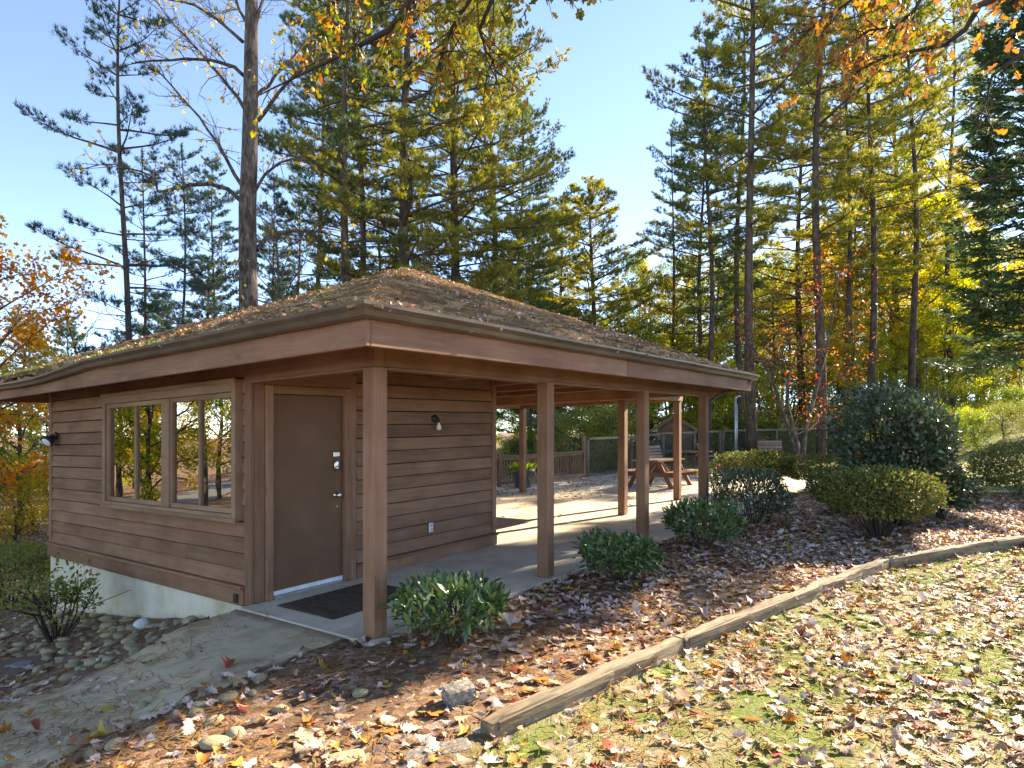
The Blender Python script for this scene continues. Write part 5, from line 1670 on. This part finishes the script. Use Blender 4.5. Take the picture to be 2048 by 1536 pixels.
for i, (px, d_, s) in enumerate([(1195, 24.5, .8), (1225, 25.5, .7), (1130, 25.0, .7)]):
    plant('wild_shrub', DU, on(px, d_, -.1), 'pale olive shrub leaning over the railing end' if i == 0 else 'olive shrub right behind the low railing', 'shrub', None if i == 0 else 'olive shrubs at the railing', s, i * 1.7, GREYG if i == 2 else SHR)
# below the left eave / road side
for i, px in enumerate((-140, -60, 30, 80)):
    plant('wild_shrub', DU, on(px, 21 + 3 * (i % 2), -.1), 'yellow roadside shrub seen past the left wall corner', 'shrub', 'roadside shrubs on the left', .8, i * 1.3, rw.choice([GOLD, YG]))
# trees left of and behind the camera: they stand in the window reflection
for i, (x, y, pr, s, mt_) in enumerate([(-15, 3.0, PB, .9, NEED), (-19, 6.0, DG, .8, GOLD), (-24, 1.5, DG, .95, GOLD), (-27, 8, DY, .9, YG), (-22, 11.5, DY, .8, YG), (-33, 4, DG, 1.1, YG), (-36, 12, DG, 1.1, GOLD), (-17.5, -1.5, DY, .7, YG), (-30, -4, DY, 1.1, GOLD), (-20, 3.6, DB, .9, None), (-40, 0, DG, 1.2, YG)]):
    plant('side_tree', pr, (x, y, float(gz(x, y))), 'tree standing left of the camera mirrored in the window panes', 'tree', 'trees mirrored in the window', s, i * 1.1, mt_)

rv = random.Random(61)
for i in range(26):
    x = rv.uniform(-62, -24); y = rv.uniform(-12, 26)
    if y > -x * .74: continue
    plant('side_tree', rv.choice([DG, DY, DG]), (x, y, float(gz(x, y))), 'tree standing left of the camera mirrored in the window panes', 'tree', 'trees mirrored in the window', rv.uniform(.8, 1.2), i * 1.1, rv.choice([GOLD, YG, YG, YEL]))
# --- big dark cypress at the right edge and unseen trees added farther right to block the sun
CY = make_cypress(301, 16, 3.3, 250)
q = at(2075, 20.5); plant('cypress_tree', CY, (q[0], q[1], K * q[0] - .1), 'big dense dark green cypress filling the upper right edge', 'tree', scale=.95, rz=.4, sz=1.35)
for i, (x, y, pr, s, mt_) in enumerate([(20.5, 9.5, DG, 1.0, OAKB), (27, 17, PB, 1.0, NEED)]):
    plant('added_shade_tree', pr, (x, y, float(gz(x, y))), 'tall tree added out of view on the right to cast shade', 'tree', 'unseen trees added on the right for shade', s, i * 1.3, mt_)

# --- oak branches overhead (one oak whose trunk stands right behind the viewer)
def spray(wood, P, A, pts, r0, r1, nl, rnd_, sub=10, ls=.3, droop=-.2):
    V = [Vector(p) for p in pts]; W = []
    for a, b_ in zip(V[:-1], V[1:]):
        for k_ in range(3): W.append(a.lerp(b_, k_ / 3) + Vector((rnd_.gauss(0, .015),) * 3))
    W.append(V[-1])
    m_ = len(W)
    wood.tube(W, [r0 + (r1 - r0) * i / (m_ - 1) for i in range(m_)], 6, False)
    for k_ in range(sub):
        s = rnd_.uniform(.2, 1); j = min(m_ - 2, int(s * (m_ - 1))); d_ = (W[j + 1] - W[j]).normalized()
        d2 = (d_ * .8 + Vector((rnd_.gauss(0, .6), rnd_.gauss(0, .6), rnd_.gauss(droop, .5)))).normalized()
        q_ = [W[j]]; x_ = W[j].copy(); l = rnd_.uniform(.35, .95)
        for v in range(4):
            d2 = (d2 + Vector((rnd_.gauss(0, .2), rnd_.gauss(0, .2), rnd_.gauss(-.03, .15)))).normalized(); x_ = x_ + d2 * l / 4; q_.append(x_.copy())
        wood.tube(q_, [.009, .007, .005, .004, .002], 4, False)
        for v in range(nl):
            u = rnd_.uniform(.35, 1.05); jj = min(3, int(u * 4)); p3 = q_[jj].lerp(q_[jj + 1], min(1, u * 4 - jj))
            P.append(p3 + Vector((rnd_.gauss(0, .03), rnd_.gauss(0, .03), rnd_.gauss(0, .03))))
            A.append(d2 * .4 + Vector((rnd_.gauss(0, .6), rnd_.gauss(0, .6), rnd_.gauss(-.5, .4))))
def oak(name, trunk, rt, branches, lab, mat, seed, ls, loc):
    rnd_ = random.Random(seed); rng = np.random.default_rng(seed)
    wood = MB(); P = []; A = []
    wood.tube(trunk, rt, 12)
    for (pts, r0, r1, nl, sub, dr) in branches:
        spray(wood, P, A, pts, r0, r1, nl, rnd_, sub, droop=dr)
    loc = Vector(loc)
    wood.map(lambda x, y, z: (x - loc.x, y - loc.y, z - loc.z))
    P = np.array([list(p - loc) for p in P]); A = np.array([list(a) for a in A]); n_ = len(P)
    cu = [rng.uniform(-.3, .5, n_), rng.uniform(-.8, .8, n_), rng.uniform(-.6, .6, n_)]
    V, Fq = leaf_cloud(P, A, rng.normal(0, 1, (n_, 3)), ls * rng.uniform(.6, 1.2, n_), T_OAKS, F_OAKS, cu)
    return plant('oak_tree', (wood.mesh('oak_wood', BARKD, True), np_mesh('oak_leaves', V, Fq, [mat])), loc, lab, 'tree')
def B_(lst, d0, d1):
    n_ = len(lst); return [pw(px, py, d0 + (d1 - d0) * i / (n_ - 1)) for i, (px, py) in enumerate(lst)]
tx0, ty0 = 2.2, -3.0; tz0 = float(gz(tx0, ty0))
tr0 = [(tx0, ty0, tz0 - .2), (tx0, ty0, tz0 + 3), (tx0 - .1, ty0 + .1, tz0 + 6), (tx0 - .2, ty0 + .3, tz0 + 9.5)]
hub = Vector((tx0 - .15, ty0 + .2, tz0 + 7.5))
def arch(lst, d0, d1):
    b_ = B_(lst, d0, d1); return [hub, hub.lerp(b_[0], .5) + Vector((0, 0, .8))] + b_
brs = [(arch([(1000, -260), (880, -80), (780, 60), (690, 105), (600, 150), (520, 190)], 6.0, 9.0), .07, .008, 9, 26, -.1),
       (arch([(1080, -250), (980, -60), (900, 60), (890, 120), (920, 170)], 6.5, 8.2), .05, .006, 10, 26, -.2),
       (arch([(1100, -200), (1000, -40), (960, 60), (985, 120), (1000, 175)], 6.5, 8.0), .05, .006, 10, 24, -.25),
       (arch([(1150, -220), (1060, -90), (1080, -20), (1095, 10)], 6.5, 7.6), .04, .006, 9, 12, -.1),
       (arch([(900, -250), (800, -110), (720, -30), (660, 10), (640, 40)], 6.5, 8.6), .05, .006, 10, 22, -.2),
       (arch([(950, -200), (860, -70), (830, 20), (800, 60)], 6.5, 8.4), .05, .006, 10, 20, -.2)]
oak('oak', tr0, [.3, .26, .22, .12], brs, 'oak whose yellow and rust leaved branches hang over the top centre', OAKT, 51, .105, (tx0, ty0, tz0))
tx1, ty1 = 9.5, 5.2; tz1 = float(gz(tx1, ty1))
tr1 = [(tx1, ty1, tz1 - .2), (tx1, ty1, tz1 + 3), (tx1 + .1, ty1 + .1, tz1 + 6), (tx1 + .2, ty1 + .3, tz1 + 10)]
hub = Vector((tx1, ty1, tz1 + 5.5))
brs = [(arch([(2080, -40), (1960, 10), (1930, 60), (1890, 90), (1840, 100), (1780, 110), (1720, 140), (1660, 190)], 8.5, 9.6), .055, .008, 5, 34, -.1),
       (arch([(1900, -120), (1850, -20), (1830, 20), (1790, 55), (1740, 60), (1690, 90)], 8.5, 9.4), .045, .006, 6, 30, -.2),
       (arch([(1820, -120), (1740, -30), (1690, 10), (1640, 40), (1610, 70)], 8.6, 9.6), .04, .006, 6, 24, -.2),
       (arch([(2100, 60), (2040, 110), (1985, 150), (1975, 190), (1955, 260)], 7.5, 8.2), .04, .006, 1, 9, -.2),
       (arch([(2120, 200), (2060, 240), (1980, 235), (1935, 210)], 7.0, 7.8), .03, .005, 0, 8, .1),
       (arch([(2120, 330), (2060, 335), (1990, 360), (1910, 370)], 7.0, 7.8), .025, .004, 0, 8, 0)]
oak('oak', tr1, [.28, .25, .2, .1], brs, 'oak with sparse brown leaved branches entering at the upper right', OAKB, 52, .14, (tx1, ty1, tz1))

# ================================================================== FALLEN LEAVES, STRAW, GRASS, ROOF LITTER
rg = np.random.default_rng(123)
LC = [('pale mauve grey', [(0, (.5, .345, .275)), (.5, (.62, .46, .375)), (1, (.7, .56, .475))], .40),
      ('tan brown', [(0, (.32, .18, .10)), (.5, (.44, .275, .17)), (1, (.54, .38, .26))], .33),
      ('dark brown', [(0, (.14, .07, .04)), (1, (.24, .13, .075))], .10),
      ('orange', [(0, (.40, .13, .02)), (1, (.48, .22, .04))], .09),
      ('yellow', [(0, (.42, .27, .04)), (1, (.5, .36, .09))], .06),
      ('red', [(0, (.24, .05, .03)), (1, (.36, .10, .05))], .05)]
LM = [leaf_mat('fallen_' + n_.replace(' ', '_'), c_, .1, .6, .3) for n_, c_, p_ in LC]
LP = np.array([p_ for *_, p_ in LC])

def density(x, y):
    bx, by = w2b(x, y)
    d = np.hypot(x, y)
    lawn = lawn_w(x, y)
    patch = vnoise(x, y, .8, 1); fine = vnoise(x, y, 2.2, 2)
    bed = 290 * (.35 + 1.0 * patch) * np.where(d < 5.6, .62, 1.0) * np.where((x < .3) & (y < 6), .75, 1)
    law = 290 * np.clip(.25 + 1.5 * (patch * .6 + fine * .5 - .25), .05, 1.6)
    law = np.where(d > 13, 14 * fine, law)
    dn = bed * (1 - lawn) + law * lawn
    slab = in_slab(bx, by)
    sl = np.where(bx < 4.5, .35, np.where(bx < 9.5, 4.5 * patch, 13 * fine + 30 * np.clip(by - 4.0, 0, 1.5) * patch))
    sl = np.where((bx > 9) & (by > 3.5), sl + 22, sl)
    dn = np.where(slab, sl, dn)
    pth = in_rect(bx, by, PATH) & ~slab
    dn = np.where(pth, np.where(bx > -.9, 4, 24 * (1 + patch)) * 1.0, dn)
    rocks = (bx < 0) & (bx > -1.6) & (by > 1.95) & (by < 6.8)
    dn = np.where(rocks, 32, dn)
    dn = np.where((bx > -.02) & (bx < 3.8) & (by > 1.7) & (by < 7.02), 0, dn)
    dn = np.where((x < -7) & ~slab, 45, dn)
    soil = np.exp(-((x + 1.0) ** 2 + (y - 4.35) ** 2) / .5)
    dn = dn * (1 - .62 * soil)
    return dn
def sample(y0, y1, mx):
    """uniform points in the visible wedge, thinned by density"""
    area = .85 * (y1 ** 2 - y0 ** 2) + 1.0 * (y1 - y0)
    n_ = int(area * mx)
    y = np.sqrt(rg.uniform(y0 ** 2, y1 ** 2, n_)); x = rg.uniform(-1, 1, n_) * (.85 * y + .5)
    keep = rg.uniform(0, mx, n_) < density(x, y)
    return x[keep], y[keep]
x1, y1 = sample(2.3, 8.5, 470)
x2, y2 = sample(8.5, 17, 300)
x3, y3 = sample(17, 34, 50)
X = np.concatenate([x1, x2, x3]); Y = np.concatenate([y1, y2, y3])
Z = top_z(X, Y)
# in the frame?
px_ = CX + X / Y * FPX; py_ = HY - (Z - CH) / Y * FPX
size = rg.uniform(.05, .14, len(X)) * np.where(rg.random(len(X)) < .25, .62, 1.0)
vis = (py_ < 1536) & (px_ > 0) & (px_ < 2048)
klass = rg.choice(len(LC), len(X), p=LP / LP.sum())
order = np.argsort(np.where(vis, Y / size, 1e9))
top = order[:300]
rest_ = np.ones(len(X), bool); rest_[top] = False
# six curled leaf shapes
shapes = []
for i in range(8):
    c_ = [np.array([rg.uniform(-.1, .45)]), np.array([rg.uniform(-.9, 1.4)]), np.array([rg.uniform(-.7, .7)])]
    V, Fq = leaf_cloud(np.array([[0, 0, 0.]]), np.array([[1., 0, 0]]), np.array([[0, 0, 1.]]), np.array([1.0]), np.array(T_OAK) - np.array([.5, 0, 0]) * 0, F_OAK, c_)
    V[:, 0] -= .5
    V[:, 2] -= V[:, 2].min()
    shapes.append(np_mesh('fallen_leaf', V, Fq, [LM[0]], True))
for i in range(4):
    c_ = [np.array([rg.uniform(-.1, .4)]), np.array([rg.uniform(-.6, 1.0)]), np.array([rg.uniform(-.6, .6)])]
    V, Fq = leaf_cloud(np.array([[0, 0, 0.]]), np.array([[1., 0, 0]]), np.array([[0, 0, 1.]]), np.array([1.0]), T_MAP, F_MAP, c_)
    V[:, 0] -= .5
    V[:, 2] -= V[:, 2].min()
    shapes.append(np_mesh('fallen_leaf', V, Fq, [LM[0]], True))
for i in top:
    o = link('fallen_leaf', shapes[int(rg.integers(0, 8)) if klass[i] < 3 else 8 + int(rg.integers(0, 4))])
    o.location = (X[i], Y[i], Z[i] + .006)
    o.scale = (size[i] * 1.1, size[i] * rg.uniform(.8, 1.1), size[i] * rg.uniform(.5, 1.1))
    o.rotation_euler = (rg.normal(0, .14), rg.normal(0, .14), rg.uniform(0, 6.28))
    o.material_slots[0].link = 'OBJECT'; o.material_slots[0].material = LM[klass[i]]
    tag(o, '%s lobed leaf lying in the nearest leaf litter' % LC[klass[i]][0], 'leaf', '%s leaves lying nearest the viewer' % LC[klass[i]][0])
def litter(name, sel, tmpl, label):
    Vs, Fs, Ms = [], [], []; base = 0
    quad = lambda f: f if len(f[0]) == 4 else [(a, b_, c_, c_) for a, b_, c_ in f]
    for c_ in range(len(LC)):
        s_ = sel & (klass == c_)
        n_ = int(s_.sum())
        if not n_: continue
        P = np.stack([X[s_], Y[s_], Z[s_] + .012 + rg.uniform(0, .02, n_)], 1)
        A = np.concatenate([rg.normal(0, 1, (n_, 2)), rg.normal(0, .10, (n_, 1))], 1)
        Nn = np.array([0, 0, 1.0]) + rg.normal(0, .2, (n_, 3))
        fl_ = rg.random(n_) < .3; Nn[fl_] *= -1
        cu = [rg.uniform(-.1, .45, n_) * np.where(fl_, -1, 1), rg.uniform(-.6, 1.2, n_), rg.uniform(-.6, .6, n_)]
        V, Fq = leaf_cloud(P, A, Nn, size[s_] * rg.uniform(.85, 1.1, n_), *tmpl, cu)
        Vs.append(V); Fs.append(Fq + base); Ms.append(np.full(len(Fq), c_)); base += len(V)
    me = np_mesh(name, np.concatenate(Vs), np.concatenate(Fs), LM, False, np.concatenate(Ms))
    o = link(name, me); tag(o, label, 'leaf litter', kind='stuff')
litter('leaf_litter', rest_ & (Y < 6.5), (T_OAK, F_OAK), 'dense carpet of fallen oak leaves in the foreground')
litter('leaf_litter', rest_ & (Y >= 6.5), (T_OAKS, F_OAKS), 'fallen oak leaves covering bed, lawn and terrace farther back')

# pine straw on walkway and soil
def straw(n_, fn, name, label, w=.003, l=(.07, .16), seed=5):
    r_ = np.random.default_rng(seed)
    P, up = fn(n_, r_)
    n_ = len(P)
    a = r_.uniform(0, 6.283, n_); A = np.stack([np.cos(a), np.sin(a), r_.normal(0, .08, n_)], 1)
    A = unit(A - (A * up).sum(1, keepdims=True) * up + up * r_.normal(0, .06, (n_, 1)))
    Sd = unit(np.cross(A, up)); L_ = r_.uniform(*l, (n_, 1)); bend = Sd * r_.normal(0, .12, (n_, 1)) * L_
    P0 = P - A * L_ / 2; P1 = P + bend; P2 = P + A * L_ / 2
    V = np.stack([P0 - Sd * w, P0 + Sd * w, P1 + Sd * w, P1 - Sd * w, P2 + Sd * w, P2 - Sd * w], 1).reshape(-1, 3)
    b0 = np.arange(n_)[:, None] * 6
    Fq = np.concatenate([b0 + np.array([[0, 1, 2, 3]]), b0 + np.array([[3, 2, 4, 5]])])
    o = link(name, np_mesh(name, V, Fq, [STRAWM])); tag(o, label, 'pine straw', kind='stuff'); return o
def f_ground(n_, r_):
    y = r_.uniform(2.6, 8, n_ * 2); x = r_.uniform(-5.5, 6.5, n_ * 2)
    k_ = (vnoise(x, y, 1.4, 6) > r_.uniform(.15, .85, n_ * 2)) & (np.abs(x) < .86 * y + .3)
    bx, by = w2b(x, y); k_ &= ~in_rect(bx, by, (-.1, 20, -.1, 9)) & ~((bx > -.15) & (by > 1.7))
    x, y = x[k_][:n_], y[k_][:n_]
    return np.stack([x, y, top_z(x, y) + .008 + r_.uniform(0, .02, len(x))], 1), np.tile([0, 0, 1.0], (len(x), 1))
straw(9000, f_ground, 'pine_straw', 'scattered orange pine needles on walkway, soil and lawn')

# grass
n_ = 110000
y = np.sqrt(rg.uniform(2.6 ** 2, 13 ** 2, n_)); x = rg.uniform(-.7, .86, n_) * y
pt = vnoise(x, y, 1.15, 9) * .65 + vnoise(x, y, 3.5, 10) * .45
k_ = (rg.uniform(.30, .78, n_) < pt) & (lawn_w(x, y) > .6)
x, y = x[k_], y[k_]; n_ = len(x)
P = np.stack([x, y, top_z(x, y) - .005], 1)
A = unit(np.concatenate([rg.normal(0, .5, (n_, 2)), np.ones((n_, 1))], 1)); Sd = unit(np.cross(A, rg.normal(0, 1, (n_, 3))))
L_ = rg.uniform(.025, .065, (n_, 1)); w = .0022 + .00025 * y[:, None]
V = np.stack([P - Sd * w, P + Sd * w, P + A * L_], 1).reshape(-1, 3)
o = link('lawn_grass', np_mesh('lawn_grass', V, np.arange(len(V)).reshape(-1, 3), [GRASSM])); tag(o, 'short patchy green grass of the near lawn', 'grass', kind='stuff')
n_ = 26000
y = rg.uniform(13.6, 30, n_); x = rg.uniform(5.5, 22, n_)
k_ = (lawn_w(x, y) > .6) & (x < .86 * y); x, y = x[k_], y[k_]; n_ = len(x)
P = np.stack([x, y, gz(x, y) - .005], 1)
A = unit(np.concatenate([rg.normal(0, .45, (n_, 2)), np.ones((n_, 1))], 1)); Sd = unit(np.cross(A, rg.normal(0, 1, (n_, 3))))
V = np.stack([P - Sd * .008, P + Sd * .008, P + A * rg.uniform(.04, .09, (n_, 1))], 1).reshape(-1, 3)
o = link('lawn_grass', np_mesh('lawn_grass', V, np.arange(len(V)).reshape(-1, 3), [GRASSM])); tag(o, 'green grass of the small lawn behind the camellia', 'grass', kind='stuff')

# roof litter: leaves, straw and moss lying on the two visible slopes
def roof_samples(n_, r_, side, tmin=.0, tmax=.97):
    t = r_.uniform(tmin, tmax, n_); a = r_.uniform(0, 1, n_)
    if side == 'L':
        e0 = np.array([RX0, RY0, EZ]); e1 = np.array([RX0, RY1, EZ])
    else:
        e0 = np.array([RX0, RY0, EZ]); e1 = np.array([RX1, RY0, EZ])
    keep = r_.random(n_) < (1 - t)
    t, a = t[keep], a[keep]
    ap = np.array(AP)
    P = (e0 + (e1 - e0) * a[:, None]) * (1 - t[:, None]) + ap * t[:, None]
    nr = np.cross(e1 - e0, ap - e0); nr = nr / np.linalg.norm(nr); nr = nr if nr[2] > 0 else -nr
    return P, t, a, nr
def to_world(P):
    x, y = b2w(P[:, 0], P[:, 1])
    return np.stack([x, y, P[:, 2] + K * x], 1)
ca, sa = math.cos(ANG), math.sin(ANG)
def vec_w(v):
    return np.stack([v[..., 0] * ca - v[..., 1] * sa, v[..., 0] * sa + v[..., 1] * ca, v[..., 2]], -1)
for side, n0, lab in (('L', 9000, 'brown leaves lying on the left roof slope'), ('F', 9000, 'brown leaves lying on the right roof slope')):
    P, t, a, nr = roof_samples(n0, rg, side)
    m_ = vnoise(a * 9, t * 5, 1.0, 12 if side == 'L' else 14) + .5 * vnoise(a * 22, t * 14, 1, 3)
    thr = rg.uniform(.62, 1.45, len(P)) - np.where(t < .06, .2, 0) - (.28 if side == 'F' else .1) * np.exp(-((t - .32) / .14) ** 2) * (a > .3)
    k_ = m_ > thr
    P = P[k_] + nr * rg.uniform(.03, .055, (k_.sum(), 1)); n_ = len(P)
    A = rg.normal(0, 1, (n_, 3)); A = A - (A @ nr)[:, None] * nr + nr * rg.normal(0, .3, (n_, 1))
    Nn = nr + rg.normal(0, .4, (n_, 3))
    V, Fq = leaf_cloud(to_world(P), vec_w(A), vec_w(Nn), rg.uniform(.03, .065, n_), T_OAKS, F_OAKS, [rg.uniform(-.1, .5, n_), rg.uniform(-.8, 1.3, n_), rg.uniform(-.6, .6, n_)])
    mi = np.repeat(rg.choice(len(LC), n_, p=[.14, .46, .18, .19, .02, .01]), len(F_OAKS))
    o = link('roof_leaf_litter', np_mesh('roof_leaf_litter', V, Fq, LM, False, mi)); tag(o, lab, 'leaf litter', kind='stuff')
    def f_roof(q_, r_, side=side):
        P_, t_, a_, nr_ = roof_samples(q_, r_, side)
        k2 = vnoise(a_ * 8, t_ * 6, 1, 21) > r_.uniform(.2, .8, len(P_))
        P_ = P_[k2] + nr_ * .04
        return to_world(P_), np.tile(vec_w(nr_), (len(P_), 1))
    straw(26000, f_roof, 'roof_pine_straw', 'pine needles lying on the %s roof slope' % ('left' if side == 'L' else 'right'), .003, (.08, .2), 31)
# leaves caught in the gutters
n_ = 420
s = rg.uniform(-.6, 7.5, n_); lf = rg.random(n_) < .6
dz = np.array([sagL(v)[0] for v in s])
P = np.stack([np.where(lf, -.69, s), np.where(lf, s, -.69), 2.475 + np.where(lf, dz, 0) + rg.uniform(-.01, .02, n_)], 1)
V, Fq = leaf_cloud(to_world(P), rg.normal(0, 1, (n_, 3)), rg.normal(0, .6, (n_, 3)) + np.array([0, 0, 1]), rg.uniform(.03, .07, n_), T_OAKS, F_OAKS, [rg.uniform(0, .5, n_), rg.uniform(-.8, 1.3, n_), rg.uniform(-.6, .6, n_)])
o = link('gutter_leaves', np_mesh('gutter_leaves', V, Fq, LM, False, np.repeat(rg.choice(len(LC), n_, p=[.2, .5, .2, .08, .01, .01]), len(F_OAKS)))); tag(o, 'dry leaves caught along the gutter edge', 'leaf litter', kind='stuff')
# moss: tiny tufts in bands
Ps = []
P, t, a, nrL = roof_samples(150000, rg, 'L', 0, .5)
k_ = (vnoise(a * 14, t * 30, 1, 5) * .55 + .75 * np.exp(-(t / .09) ** 2) * sst(.3, .42, a) + .35 * np.exp(-((a - .02 - t * .45) / .05) ** 2)) > rg.uniform(.62, 1.05, len(P))
Ps.append(P[k_] + nrL * .028)
P, t, a, nrF = roof_samples(30000, rg, 'F', 0, .97)
k_ = (vnoise(a * 20, t * 30, 1, 7) * .6 + .5 * np.exp(-((a - t * .47) / .05) ** 2)) > rg.uniform(.66, 1.05, len(P))
Ps.append(P[k_] + nrF * .028)
P = np.concatenate(Ps); n_ = len(P)
A = unit(rg.normal(0, .5, (n_, 3)) + np.array([0, 0, 1])); Sd = unit(np.cross(A, rg.normal(0, 1, (n_, 3))))
W_ = to_world(P)
V = np.stack([W_ - Sd * .01, W_ + Sd * .01, W_ + A * rg.uniform(.015, .045, (n_, 1))], 1).reshape(-1, 3)
o = link('roof_moss', np_mesh('roof_moss', V, np.arange(len(V)).reshape(-1, 3), [MOSS])); tag(o, 'green moss tufts along the left eave and hip', 'moss', kind='stuff')

tot = sum(sum(len(p.vertices) - 2 for p in []) for _ in [0])
print('objects', len(bpy.data.objects), 'mesh polys', sum(len(me.polygons) for me in bpy.data.meshes))
